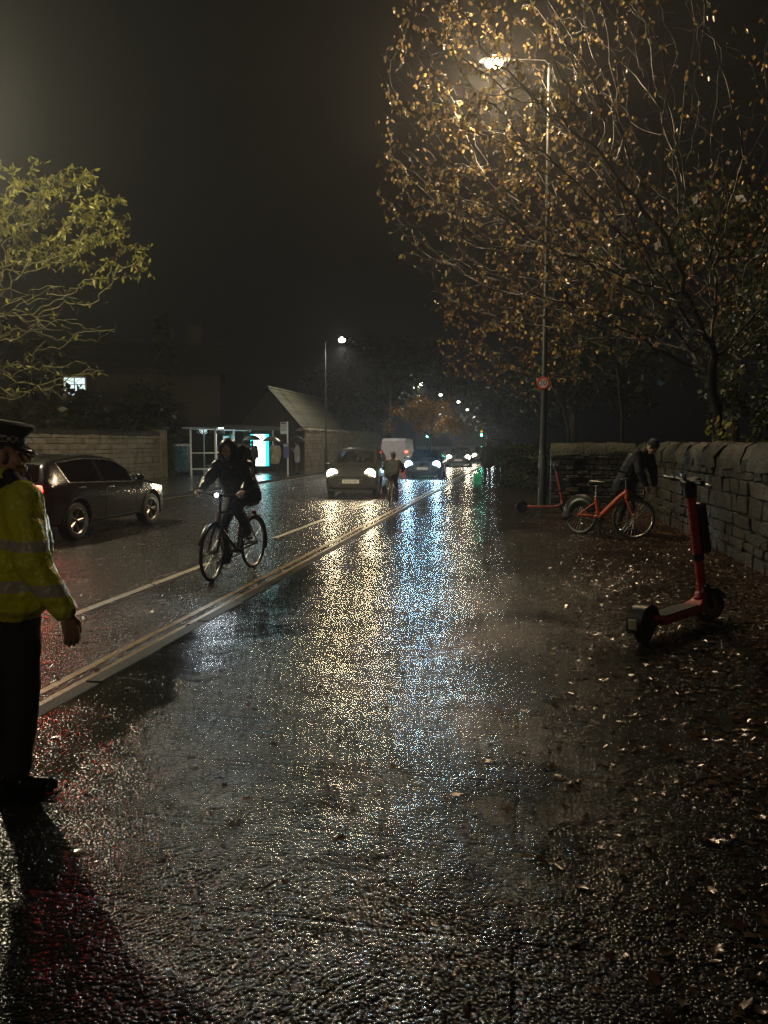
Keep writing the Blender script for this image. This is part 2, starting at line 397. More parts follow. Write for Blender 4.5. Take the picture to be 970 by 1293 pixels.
marking('road_marking', -3.04, .062, [(-20, 90)], RZ + .004, M['line_yellow'])
marking('road_marking', -4.33, .1, [(y, y + 3.4) for y in np.arange(6.7 - 6.3*4, 120, 6.3)], RZ + .004, M['line_white'])
marking('road_marking', LX + .35, .075, [(-10, 60)], RZ + .004, M['line_yellow'])

# fallen leaves
def leaf_litter(name, n, fn, size, m, seed, zoff=.004):
    r = random.Random(seed); V, F = [], []
    k = 0
    while k < n:
        x, y, z = fn(r)
        s = r.uniform(*size); a = r.uniform(0, 2*PI); t = r.uniform(-.3, .3); t2 = r.uniform(-.3, .3)
        Mx = Euler((t, t2, a)).to_matrix(); cur = r.uniform(-.2, .3)
        lob = r.random() < .6; pts = []
        for q in range(10):
            an = 2*PI*q/10; rad = (.52 if q % 2 == 0 else (.26 if lob else .40)) * r.uniform(.8, 1.15)
            x_, y_ = rad*math.cos(an)*1.15, rad*math.sin(an)*(.95 if lob else .6)
            pts.append((x_, y_, cur*(abs(y_)*1.1 + .4*x_*x_) + r.uniform(-.05,.05)))
        pts.append((0,0,0))
        o = len(V)
        lo = 9
        q = []
        for p in pts:
            w = Mx @ (Vector(p) * s); lo = min(lo, w.z); q.append(w)
        for w in q: V.append((x + w.x, y + w.y, z + zoff + w.z - lo))
        F += [(o+q, o+10, o+(q+1) % 10) for q in range(10)]
        k += 1
    me = bpy.data.meshes.new(name); me.from_pydata(V, [], F); me.update()
    return link(name, me, m, None, 180)
M['litter'] = leaf_mat('wet_fallen_leaves', [(.022,.012,.008),(.04,.022,.013),(.07,.036,.018),(.03,.017,.011),(.10,.062,.028),(.035,.022,.014)], .22, .03)
def lit_fn(r):
    while True:
        y = 2 + 26 * r.random() ** 1.25; x = r.uniform(-2.6, 2.95) if y < 20 else r.uniform(-2.6, .6)
        d = max(0, min(1, (x - .0) / 2.2)); p = .02 + .98 * d ** 1.2
        if y > 20: p = .1
        if r.random() < p * (1. if y > 3.5 else .6): return x, y, 0
o = leaf_litter('leaf_litter', 23000, lit_fn, (.026, .062), M['litter'], 3)
tag(o, 'wet brown fallen leaves covering the pavement beside the right stone wall', 'leaves', None, 'stuff')
o = leaf_litter('leaf_litter', 420, lambda r: (r.uniform(-3.6, -2.95) - (r.random() ** 3) * 3, r.uniform(3, 22), RZ), (.04, .08), M['litter'], 5, .008)
tag(o, 'few wet leaves lying in the gutter along the yellow lines', 'leaves', None, 'stuff')

# wet grit and leaf crumbs over the slabs
def grit_mesh(n, seed, x0, x1, y0, y1, z0, sz, thr):
    r = np.random.RandomState(seed); V, F = [], []
    Y = y0 + (y1-y0) * r.rand(n) ** 1.9; X = x0 + r.rand(n) * (x1-x0); cl = np.sin(X*1.9 + 1.3*np.sin(Y*1.1)) + np.sin(Y*2.3 + X) + r.normal(0, 1.1, n)
    for x, y, c in zip(X, Y, cl):
        if c < thr and x < 1.2: continue
        if y > 20 and x > .4: continue
        s_ = r.uniform(*sz) * (1 + y * .03); a = r.uniform(0, 6.28); h = s_ * r.uniform(.12, .42); e = r.uniform(.35, 1)
        o_ = len(V); ca, sa = math.cos(a), math.sin(a)
        for px, py in ((1,.1),(.2,e),(-1,.2),(-.3,-e)): V.append((x + s_*(px*ca - py*sa), y + s_*(px*sa + py*ca), z0 + .0015 + r.rand()*h*.3))
        V.append((x + s_*r.uniform(-.3,.3), y + s_*r.uniform(-.3,.3), z0 + .002 + h))
        F += [(o_+q, o_+(q+1) % 4, o_+4) for q in range(4)]
    me = bpy.data.meshes.new('grit'); me.from_pydata(V, [], F); me.update(); return me
M['grit'] = mat('wet_grit', (.014,.012,.010), .2, noise=(12,.5))
o = link('leaf_crumbs', grit_mesh(110000, 9, -2.75, 2.85, 1.2, 42, 0, (.0035,.010), -.4), M['grit'], None, 180)
tag(o, 'wet leaf crumbs and grit glistening over the pavement slabs', 'grit', None, 'stuff')
o = link('road_grit', grit_mesh(80000, 10, -9.5, -3.0, 3.5, 40, RZ, (.004,.012), -2.2), M['grit'], None, 180)
tag(o, 'wet stone chippings glistening in the road surface', 'grit', None, 'stuff')

# ------------------------------------------------------------------ stone walls
def stone_wall(label, p0, p1, h, th, cope_h, seed, faces=(1,), ch=(.10, .2), sl=(.2, .5), mats=('stone', 'stone_cope', 'mortar'), jit=.012):
    r = random.Random(seed); p0 = Vector((*p0, 0)); p1 = Vector((*p1, 0)); d = p1 - p0; L = d.length; a = math.atan2(d.y, d.x)
    t = thing('stone_wall', label, 'wall', p0, a)
    b = MB(); b.box((L/2, 0, (h - cope_h)/2 - .05), (L, th - .05, h - cope_h + .1)); b.build('mortar_core', M[mats[2]], t, 0)
    s = MB()
    def stone(c, dim, jit):
        x, y, z = [k/2 for k in dim]
        vs = []
        for px, py, pz in ((-x,-y,-z),(x,-y,-z),(x,y,-z),(-x,y,-z),(-x,-y,z),(x,-y,z),(x,y,z),(-x,y,z)):
            vs.append((c[0] + px + r.uniform(-jit, jit), c[1] + py + r.uniform(-jit, jit)*.6, c[2] + pz + r.uniform(-jit, jit)*.7))
        s.add(vs, [(3,2,1,0),(4,5,6,7),(0,1,5,4),(1,2,6,5),(2,3,7,6),(3,0,4,7)])
    for sd in faces:
        z = -.02
        while z < h - cope_h - .04:
            hh = min(r.uniform(*ch), h - cope_h - z); x = -r.uniform(0, .2)
            while x < L:
                w = r.uniform(*sl) * (1.3 if hh > .15 else 1); x2 = min(x + w, L); x1 = max(x, 0)
                if x2 - x1 > .05:
                    pr = r.uniform(.005, .04)
                    stone(((x1+x2)/2, sd*(th/2 - .09 + pr), z + hh/2), (x2-x1-.016, .2, hh-.014), jit)
                x += w
            z += hh
    s.build('stone_face', M[mats[0]], t, 30, .018)
    c = MB(); x = 0
    while x < L:
        w = min(r.uniform(.3, 1.0), L - x)
        if w < .15: w = L - x
        n = 7; vs, fs = [], []
        j = r.uniform(-.02, .02); jy = r.uniform(-.015, .02)
        prof = [(-th/2-.05, h-cope_h), (-th/2-.06, h-cope_h*.55), (-th/2+.03, h-.06), (-th/4, h-.005), (th/4, h), (th/2-.03, h-.06), (th/2+.06, h-cope_h*.55), (th/2+.05, h-cope_h)]
        for xx in (x + .006, x + w*.33, x + w*.66, x + w - .006):
            for (py, pz) in prof: vs.append((xx, py + jy + r.uniform(-.03, .03), pz + j*(pz > h - cope_h*.8) + r.uniform(-.028, .022)))
        k = len(prof)
        for i in range(3): fs += [(i*k+q, i*k+(q+1) % k, (i+1)*k+(q+1) % k, (i+1)*k+q) for q in range(k)]
        fs += [tuple(range(k))[::-1], tuple(3*k+q for q in range(k))]
        c.add(vs, fs); x += w
    c.build('coping', M[mats[1]], t, 50)
    return t
stone_wall('mossy rubble wall with rounded coping running along the right edge of the pavement', (3.3, 1.0), (3.1, 20.6), 1.63, .45, .38, 11, (1,), (.13,.27), (.18,.5), jit=.028)
stone_wall('short stretch of coursed stone wall facing the camera beside the lamp post', (.72, 20.85), (2.86, 20.85), 1.64, .45, .33, 12, (-1,), (.07, .15), (.16, .5))
stone_wall('high weathered stone wall across the road behind the dark car', (-17.5, 10), (-17.5, 34.6), 2.2, .5, .22, 13, (-1,), (.15, .3), (.3, .7), ('stone_pale', 'stone_cope', 'mortar'))
stone_wall('pale boundary wall beyond the bus shelter under the tiled roof', (-13.5, 45.9), (-13.3, 70), 2.6, .5, .2, 14, (-1,), (.2, .34), (.4, .9), ('stone_pale', 'stone_pale', 'mortar'))
# square gate pier at the end of the wall opposite
t = thing('gate_pier', 'square stone pier at the end of the high wall across the road', 'pier', (-17.45, 34.95, 0))
b = MB(); b.box((0,0,1.15), (.62,.62,2.3)); b.build('shaft', M['stone_pale'], t, 0, .02)
b = MB(); b.box((0,0,2.37), (.78,.78,.14)); b.build('cap', M['stone_cope'], t, 0, .03)

# ------------------------------------------------------------------ trees
def colonize(trunk, attr, step=.3, infl=3., kill=.5, maxit=140, maxn=9000, seed=0, wob=.25, droop=0.):
    r = np.random.RandomState(seed)
    pos = []; par = []
    for i in range(len(trunk) - 1):
        a, c = np.array(trunk[i], float), np.array(trunk[i+1], float); n = max(1, int(np.linalg.norm(c - a) / step))
        for k in range(n): pos.append(a + (c - a) * k / n); par.append(len(pos) - 2)
    pos.append(np.array(trunk[-1], float)); par.append(len(pos) - 2)
    A = np.array(attr, float); P = np.array(pos)
    D = np.linalg.norm(A[:, None] - P[None], axis=2); ni = D.argmin(1); nd = D.min(1)
    kids = {}
    alive = nd > kill
    for it in range(maxit):
        act = np.where(alive & (nd < infl))[0]
        if len(act) == 0 or len(pos) > maxn: break
        acc = {}
        for a in act:
            v = A[a] - pos[ni[a]]; v = v / (np.linalg.norm(v) + 1e-9)
            acc.setdefault(ni[a], []).append(v)
        new = []
        for n, vs_ in acc.items():
            d = np.mean(vs_, 0) + r.normal(0, wob, 3); d[2] -= droop; d /= (np.linalg.norm(d) + 1e-9)
            q = pos[n] + d * step
            ks = kids.setdefault(n, [])
            if len(ks) >= 3 or any(np.linalg.norm(pos[k] - q) < step * .35 for k in ks): continue
            pos.append(q); par.append(n); ks.append(len(pos) - 1); new.append(len(pos) - 1)
        if not new: break
        Q = np.array([pos[k] for k in new]); idx = np.where(alive)[0]
        for s0 in range(0, len(idx), 800):
            ii = idx[s0:s0+800]; D = np.linalg.norm(A[ii][:, None] - Q[None], axis=2); m = D.argmin(1); dm = D.min(1)
            bt = dm < nd[ii]; nd[ii[bt]] = dm[bt]; ni[ii[bt]] = np.array(new)[m[bt]]
        alive &= nd > kill
    return pos, par
def branch_mesh(pos, par, tip=.007, expo=2.25, sides=5, base_max=.4):
    n = len(pos); rad = [0.] * n; ch = [[] for _ in range(n)]
    for i, p in enumerate(par):
        if p >= 0: ch[p].append(i)
    for i in range(n - 1, -1, -1):
        rad[i] = tip if not ch[i] else min(base_max, sum(rad[k] ** expo for k in ch[i]) ** (1 / expo))
    V, F = [], []; U = [None] * n
    for i in range(n):
        p = par[i]
        if p < 0: d = Vector(pos[ch[i][0]]) - Vector(pos[i]) if ch[i] else Vector((0,0,1)); u = d.normalized().orthogonal()
        else:
            d = Vector(pos[i]) - Vector(pos[p]); u = U[p]
        d.normalize(); u = u - d * u.dot(d)
        u = u.normalized() if u.length > 1e-4 else d.orthogonal().normalized()
        U[i] = u; w = d.cross(u); c = Vector(pos[i])
        for j in range(sides):
            a = 2*PI*j/sides; V.append(c + (u*math.cos(a) + w*math.sin(a)) * rad[i])
        if p >= 0:
            F += [(p*sides+j, p*sides+(j+1) % sides, i*sides+(j+1) % sides, i*sides+j) for j in range(sides)]
    me = bpy.data.meshes.new('branches'); me.from_pydata(V, [], F); me.update()
    return me, rad, ch
def leaves_on(pos, par, rad, rmax, prob, size, seed, per=2, hang=.6, wide=.32):
    r = random.Random(seed); V, F = [], []
    for i in range(len(pos)):
        if rad[i] > rmax or par[i] < 0: continue
        pr = prob(pos[i]) if callable(prob) else prob
        for k in range(per):
            if r.random() > pr: continue
            a, c = Vector(pos[par[i]]), Vector(pos[i]); q = a.lerp(c, r.random())
            s = r.uniform(*size)
            d = Vector((r.gauss(0,1), r.gauss(0,1), r.gauss(0,1) - hang*2.2)).normalized()
            side = d.cross(Vector((r.gauss(0,1), r.gauss(0,1), r.gauss(0,1)))).normalized(); nn = d.cross(side)
            q = q + d * .02
            cu = r.uniform(.05, .25) * s
            o = len(V)
            V += [q, q + d*s*.35 + side*s*wide + nn*cu, q + d*s*.75 + side*s*wide*.75 + nn*cu, q + d*s, q + d*s*.75 - side*s*wide*.75 + nn*cu, q + d*s*.35 - side*s*wide + nn*cu, q + d*s*.5]
            F += [(o,o+6,o+1),(o+1,o+6,o+2),(o+2,o+6,o+3),(o+3,o+6,o+4),(o+4,o+6,o+5),(o+5,o+6,o)]
    me = bpy.data.meshes.new('leaves'); me.from_pydata(V, [], F); me.update()
    return me
def blob_points(blobs, n, seed, reject=None, shell=.0):
    r = np.random.RandomState(seed); out = []
    vol = np.array([b[3]*b[4]*b[5]*(b[6] if len(b) > 6 else 1.) for b in blobs]); vol = vol / vol.sum()
    while len(out) < n:
        k = r.choice(len(blobs), p=vol); b = blobs[k]
        v = r.normal(size=3); v /= np.linalg.norm(v); v *= (shell + (1-shell) * r.rand() ** (1/3.)) 
        p = np.array(b[:3]) + v * np.array(b[3:6])
        if reject and reject(p): continue
        out.append(p)
    return out
def tree(label, trunk, blobs, n, seed, barkm, leafm, leaf, step=.3, kill=.45, infl=3., tip=.006, rmax=.016, prob=.5, per=2, reject=None, hang=.6, wob=.25, droop=0., group=None, maxn=9000, wide=.32):
    t = thing('tree', label, 'tree', trunk[0], 0, group)
    pos, par = colonize(trunk, blob_points(blobs, n, seed, reject), step, infl, kill, 160, maxn, seed, wob, droop)
    pos = [p - np.array(trunk[0]) for p in pos]
    me, rad, ch = branch_mesh(pos, par, tip)
    link('trunk', me, barkm, t, 180)
    base = np.array(trunk[0])
    lm = leaves_on(pos, par, rad, rmax, (lambda p: prob(p + base)) if callable(prob) else prob, leaf, seed, per, hang, wide)
    link('crown', lm, leafm, t, 180)
    return t
M['leaf_autumn'] = leaf_mat('autumn_leaves', [(.15,.10,.045),(.20,.14,.06),(.10,.065,.033),(.27,.21,.08),(.12,.08,.04),(.09,.06,.038),(.34,.30,.09)], .3, .45)
M['leaf_brown'] = leaf_mat('brown_yellow_leaves', [(.14,.07,.025),(.26,.16,.045),(.11,.05,.02),(.38,.28,.07),(.16,.09,.03)], .3, .4)
M['leaf_green'] = leaf_mat('yellow_green_leaves', [(.24,.25,.04),(.32,.30,.05),(.16,.18,.03),(.38,.34,.08)], .35, .4)
M['leaf_dark'] = leaf_mat('dark_evergreen_leaves', [(.02,.03,.014),(.035,.045,.02),(.016,.02,.01)], .4, .2)

LAMP = (-.86, 20.0, 11.05)
def clump(p, c=.62):
    q = random.Random(hash((int(p[0]//c + 50), int(p[1]//c + 50), int(p[2]//c + 50)))).random()
    return .95 if q < .4 else (.3 if q < .6 else .07)
def near_lamp(p): return np.linalg.norm(np.array(p) - np.array(LAMP)) < 1.3
def path_clear(p):
    # keep boughs clear of the carriageway, as lorries do
    return near_lamp(p) or (p[2] < 4.6 and p[0] < -2.2)
tree('big autumn lime tree rising behind the right wall with boughs reaching over the street lamp',
     [(3.9,16.3,-.1),(3.95,16.2,1.4),(3.75,16.1,2.1)],
     [(.3,16.9,8.2,3.7,4.2,4.2),(-.3,15.5,6.3,2.6,3,2.9,1.2),(3.6,15.4,5.4,2.6,3.2,2.4),(1.6,14.5,4.8,2.6,2.2,1.6,1.3),(-.9,18,10.3,2.3,3,2.3,1.2)],
     6200, 21, M['bark_dark'], M['leaf_autumn'], (.06,.115), .25, .27, 2.6, .0036, .009, lambda p: (.8 if p[0] < .8 and p[2] > 6.5 else .5 if p[0] < 2.0 else .2 if p[2] < 7.5 else .08) * (.5 if p[2] > 11.2 else 1) * clump(p), 5, path_clear, .75, .14, .03, maxn=22000)
tree('bare dark tree with a stout trunk behind the corner of the two right walls',
     [(3.0,24.6,-.1),(2.95,24.5,2.6),(2.8,24.4,3.6)],
     [(1.8,24.5,6.6,3.4,3,3.4),(.2,24,4.6,2.2,2.2,1.7,1.2),(3.8,24,7,3,3,3)], 1500, 22, M['bark_dark'], M['leaf_brown'], (.09,.15), .32, .5, 3, .005, .013, .3, 3, None, .7, .13)
tree('tree with hanging yellowing leaves over the pavement beyond the lamp post',
     [(1.9,33,-.1),(1.85,33,2.2),(1.6,33,3.2)],
     [(-.4,32.5,6.6,3.4,3.6,3.2),(-2.2,31,5.6,1.8,2.4,1.7,1.4),(.5,30,4.8,1.9,2.4,1.7,1.3),(1.5,32,8.4,3,3,2.5)], 1700, 23, M['bark_dark'], M['leaf_brown'], (.1,.17), .34, .48, 3, .006, .015, .55, 3, None, .7, .13)
tree('tall tree at the back of the park right of the big lime',
     [(8.6,21,-.1),(8.6,21,3),(8.4,21,4.5)], [(7,20.5,8.5,3.6,4,4.6),(5.5,19,6.5,2.5,3,2.4)], 900, 24, M['bark_dark'], M['leaf_brown'], (.07,.12), .36, .55, 3.4, .004, .011, .35, 3, None, .7, .1)
tree('spreading green tree with long bare lower boughs reaching over the high wall at left',
     [(-20.2,21.0,-.1),(-20.0,21.2,2.4),(-19.8,21.3,4.2)],
     [(-14.9,21.2,8.5,4.0,2.8,1.5,1.5),(-13.0,21.5,7.1,2.8,1.8,.8,1.8),(-15.6,21,5.9,3.6,2.2,.3,6),(-15.4,21,5.0,4.0,2,.3,7),(-15.6,21,3.9,3.8,1.8,.3,7),(-16,21,3.1,3.2,1.8,.25,5),(-17,20.5,8.4,3,2.6,2)],
     2300, 25, M['bark_pale'], M['leaf_green'], (.09,.2), .24, .34, 3.2, .007, .02, lambda p: 1. if p[2] > 7.3 else (.6 if p[2] > 6.4 and p[0] > -14 else .05), 4, None, .2, .42, .0, wide=.2)

# background trees, each a trunk with a leafy crown of loose clumps
def clump_tree(label, loc, h, w, seed, leafm, kind='broad', size=(.3,.55), n=2600, group='dark trees behind the street'):
    r = random.Random(seed); t = thing('tree', label, 'tree', loc, r.uniform(0, 6), group)
    b = MB(); b.tube([(0,0,-.2),(.05,.04,h*.3),(.0,-.05,h*.62),(.03,0,h*.93)], [.045*h*.6,.035*h*.6,.02*h*.6,.03], 7); 
    if kind == 'broad':
        for k in range(9):
            a = r.uniform(0, 2*PI); z = h*r.uniform(.3,.6); e = r.uniform(.5,.8)
            b.tube([(0,0,z),(math.cos(a)*w*.25*e,math.sin(a)*w*.25*e,z+h*.12),(math.cos(a)*w*.45*e,math.sin(a)*w*.45*e,z+h*.2)], [.09,.05,.02], 5)
    b.build('trunk', M['bark'], t, 180)
    if kind == 'broad': cl = [(r.gauss(0,.26)*w, r.gauss(0,.26)*w, h*r.uniform(.38,.92), r.uniform(.09,.2)*w) for _ in range(26)]
    else: cl = None
    V, F = [], []
    for i in range(n):
        if cl:
            c = r.choice(cl); v = Vector((r.gauss(0,1),r.gauss(0,1),r.gauss(0,1))).normalized() * c[3] * r.random()**.4
            p = Vector(c[:3]) + v
        else:
            z = r.random()**1.3; a = r.uniform(0,2*PI); rr = w/2*(1-z)*(.55+.45*((z*9) % 1))*math.sqrt(r.random()); p = Vector((rr*math.cos(a), rr*math.sin(a), h*(.08+.92*z) - rr*.25))
        s = r.uniform(*size); d = Vector((r.gauss(0,1),r.gauss(0,1),r.gauss(0,.7)-.3)).normalized(); sd = d.orthogonal().normalized(); nn = d.cross(sd); q = r.uniform(0,PI); sd = sd*math.cos(q)+nn*math.sin(q)
        o = len(V); V += [p, p+d*s*.5+sd*s*.3, p+d*s, p+d*s*.5-sd*s*.3]; F += [(o,o+1,o+2),(o,o+2,o+3)]
    me = bpy.data.meshes.new('crown'); me.from_pydata(V,[],F); me.update(); link('crown', me, leafm, t, 0)
    return t
clump_tree('dark conifer standing behind the bus shelter against the night sky', (-21.5,44,0), 9.0, 5, 31, M['leaf_dark'], 'conifer', (.35,.7))
clump_tree('rounded dark tree beside the house with the lit window', (-29.5,38,0), 8.4, 6, 32, M['leaf_dark'])
clump_tree('broad dark tree behind the high wall right of the lit house', (-21.9,40,0), 5.2, 4, 33, M['leaf_dark'])
clump_tree('low dark tree behind the wall left of the lit window', (-23.5,31,0), 3.6, 4, 43, M['leaf_dark'])
clump_tree('dark tree behind the tiled roof of the gabled lodge', (-19,74,0), 9, 9, 34, M['leaf_dark'], n=2000)
clump_tree('tall dark tree right of the white street lamp', (-14.6,84,0), 14.5, 11, 35, M['leaf_dark'], n=2600)
clump_tree('tall dark tree left of the orange tree far down the road', (-14.2,100,0), 16, 11, 36, M['leaf_dark'], n=2600)
clump_tree('dim tree at the far end of the road right of the orange tree', (-5.0,150,0), 14, 16, 37, M['leaf_dark'], n=2200, size=(.5,.9))
clump_tree('faint far tree in the mist above the green signals', (2.5,130,0), 13, 14, 38, M['leaf_dark'], n=2200, size=(.5,.9))
clump_tree('dark tree standing on the right pavement side beyond the hedge', (3.0,48,0), 11, 9, 39, M['leaf_dark'], n=5000, size=(.2,.4))
clump_tree('dark park tree far behind the corner of the right walls', (8.5,34,0), 12, 9, 40, M['leaf_dark'], n=2600)
clump_tree('dark park tree behind the near right wall', (9.5,26,0), 11, 8, 41, M['leaf_dark'], n=6500, size=(.14,.28))
clump_tree('dark shrubby tree close behind the right wall', (6.6,17.5,0), 5, 5, 42, M['leaf_dark'], n=6500, size=(.09,.18))
M['leaf_orange'] = leaf_mat('orange_street_leaves', [(.4,.2,.03),(.5,.28,.05),(.3,.13,.02)], .4, .5)
clump_tree('orange autumn tree lit by a street lamp far down the road', (-9.4,80,0), 6.6, 7.2, 44, M['leaf_orange'], n=2600, size=(.2,.4), group=None)

# ivy and shrub leaves at the foot of the big tree
t = thing('shrub', 'pale leaved shrub growing up the trunk behind the right wall', 'shrub', (3.85,15.4,0))
b = MB(); r = random.Random(5); V, F = [], []
for k in range(9):
    a = r.uniform(0, 6.28); tp = Vector((.5*math.cos(a), .35*math.sin(a), r.uniform(1.5, 2.15))); b.tube([(0,0,-.1), tp*.5 + Vector((0,0,.2)), tp], [.014,.01,.005], 5)
    for q in range(10):
        p = tp * r.uniform(.7, 1.05) + Vector((r.gauss(0,.1), r.gauss(0,.1), r.gauss(0,.06))); d = Vector((r.gauss(0,1), r.gauss(0,1), -1.2)).normalized(); sd = d.orthogonal().normalized(); s = r.uniform(.09,.16)
        o_ = len(V); V += [p, p+d*s*.5+sd*s*.32, p+d*s, p+d*s*.5-sd*s*.32]; F += [(o_,o_+1,o_+2),(o_,o_+2,o_+3)]
b.build('stem', M['bark'], t, 180)
me = bpy.data.meshes.new('foliage'); me.from_pydata(V,[],F); me.update(); link('foliage', me, M['leaf_green'], t, 0)

# hedge on the right beyond the lamp post
def hedge(label, x0, x1, y0, y1, h, seed, n, leafm):
    r = random.Random(seed); t = thing('hedge', label, 'hedge', ((x0+x1)/2, (y0+y1)/2, 0))
    b = MB(); w, d = (x1-x0), (y1-y0)
    b.box((0,0,h*.42), (w-.35, d-.35, h*.8)); b.build('stem_mass', M['bark'], t, 0, .15)
    V, F = [], []
    for i in range(n):
        p = Vector((r.uniform(-w/2,w/2), r.uniform(-d/2,d/2), r.uniform(.03,h)))
        k = r.choice((0,0,1,2)); j = r.gauss(0,.06)
        if k == 0: p.y = -d/2 + abs(j) + .12*math.sin(p.x*3+p.z*4)
        elif k == 1: p.x = r.choice((-1,1))*(w/2 - abs(j))
        else: p.z = h - abs(j)*1.4 + .1*math.sin(p.x*4.1+p.y*2)
        s = r.uniform(.06,.13); dd = Vector((r.gauss(0,1),r.gauss(0,1),r.gauss(0,1))).normalized(); sd = dd.orthogonal().normalized()
        o_ = len(V); V += [p, p+dd*s*.5+sd*s*.3, p+dd*s, p+dd*s*.5-sd*s*.3]; F += [(o_,o_+1,o_+2),(o_,o_+2,o_+3)]
    me = bpy.data.meshes.new('foliage'); me.from_pydata(V,[],F); me.update(); link('foliage', me, leafm, t, 0)
    return t
hedge('dark clipped hedge on the pavement side beyond the street lamp post', -1.0, 1.5, 28.2, 33.5, 1.5, 51, 7000, M['leaf_dark'])
hedge('dark hedge filling the gap between pier and bus shelter across the road', -17.9, -16.9, 35.5, 43.5, 2.0, 52, 4500, M['leaf_dark'])

# ------------------------------------------------------------------ street lamps
M['lamp_warm'] = emit_mat('lamp_lens_warm', (1, .64, .29), 60)
M['lamp_white'] = emit_mat('lamp_lens_white', (1, .93, .80), 70)
def street_lamp(label, base, h, arm, z_r, lens, power, col, down=False, head_drop=0., arm_rz=PI, group=None, rad=.13):
    """arm points along local +X; arm_rz turns the arm over the road"""
    t = thing('street_lamp', label, 'street lamp', base, arm_rz, group)
    b = MB(); b.lathe([(.0,-.1),(.105,-.1),(.105,1.25),(.085,1.32),(z_r,1.36),(z_r*.72,h*.6),(z_r*.6,h-.15),(z_r*.55,h)], 14); b.build('pole', M['grey_paint'], t, 40)
    b = MB(); b.box((.104,0,.75), (.01,.11,.5)); b.build('access_door', M['grey_paint'], t, 0, .003)
    b = MB(); b.tube([(0,0,h-.35),(0,0,h-.02),(.12,0,h+.1),(arm*.55,0,h+.16),(arm,0,h+.18)], [.034,.03,.024,.02,.018], 8); b.build('arm', M['matt_black'], t, 60)
    hd = MB()
    for (x, w, zz, hh) in ((arm-.05,.10,h+.18,.05),(arm+.12,.16,h+.19,.09),(arm+.45,.17,h+.2,.1),(arm+.7,.10,h+.2,.05)): pass
    secs = [(arm-.06,.05,.04),(arm+.06,.10,.06),(arm+.22,.15,.08),(arm+.48,.16,.085),(arm+.64,.11,.06),(arm+.70,.05,.03)]
    vs, fs = [], []
    for x, w, q in secs:
        for j in range(10):
            a = 2*PI*j/10; vs.append((x, w*math.cos(a), h + .21 + (q if math.sin(a) > 0 else .035)*math.sin(a)))
    for i in range(5): fs += [(i*10+j, i*10+(j+1) % 10, (i+1)*10+(j+1) % 10, (i+1)*10+j) for j in range(10)]
    fs += [tuple(range(10))[::-1], tuple(50+j for j in range(10))]
    hd.add(vs, fs); H = hd.build('lamp_head', M['matt_black'], t, 40)
    ln = MB(); ln.ball((arm+.34, 0, h+.14), (.22,.17,.17), n=16, m=8); ln.build('lens', lens, H, 180)
    light('lamp_light', 'SPOT' if down else 'POINT', power, col, t, (arm+.34, 0, h-.20), radius=rad, angle=158, blend=.5)
    return t
WARM, WHITE = (1, .74, .45), (1, .92, .78)
lampA = street_lamp('tall street lamp with glowing warm head among the branches and a 20 sign', (.5,20.05,0), 10.85, 1.02, .085, M['lamp_warm'], 2600, WARM)
# the 20 sign belongs to the pole: turn parts back from the arm's frame
sg = MB(); Tm = Matrix.Translation((0, 0, 3.12)) @ Matrix.Rotation(PI/2, 4, 'X')
sg.lathe([(0,-.012),(.155,-.012),(.155,.012),(0,.012)], 28, Matrix.Rotation(PI/2, 4, 'X'))
M['sign_white'] = mat('sign_white', (.7,.66,.64), .35, noise=(6,.1)); M['sign_red'] = mat('sign_red', (.55,.03,.03), .35, noise=(6,.1))
st = thing('speed_sign', 'round red ringed 20 sign fixed to the tall lamp post', 'sign', (.47,19.92,3.13), 0)
sg.build('plate', M['sign_white'], st, 30)
rg = MB(); rg.ring((0,-.014,0), .132, .022, (0,1,0), 36, 6, squash=.3); rg.build('rim', M['sign_red'], st, 60)
text('20', .19, 'numerals', M['ink'], st, (0,-.0145,0), (PI/2,0,0))
br_ = MB(); br_.box((0,.05,0), (.05,.09,.12)); br_.build('bracket', M['steel'], st, 0)
G = 'white street lamps along the far kerb'
street_lamp('street lamp at the left whose light falls on the green tree, past the picture edge', (-12.9,13.2,0), 8.1, 1.0, .07, M['lamp_white'], 2200, (1,.88,.58), arm_rz=0)
lw = street_lamp('white street lamp across the road right of the bus stop', (-12.45,48,0), 8.0, .75, .06, M['lamp_white'], 950, WHITE, True, arm_rz=0, group=G)
for y, x, lb in ((85,-12.2,'street lamp shining above the orange tree far down the road'),(104,-12.1,'street lamp just right of the orange tree far down the road'),
                 (122,-11.2,'small distant street lamp third in the far row'),(150,-11.8,'tiny distant street lamp at the misty end of the far row')):
    c = copy_tree(lw); c.location = (x, y, 0); c['label'] = lb
c = copy_tree(lampA); c.location = (.5,-21,0); c['label'] = 'unseen street lamp added behind the photographer as soft fill'  # extra lamp out of view, added to fill the camera-facing sides
for q in c.children:
    if q.type == 'LIGHT': q.data = q.data.copy(); q.data.energy = 760

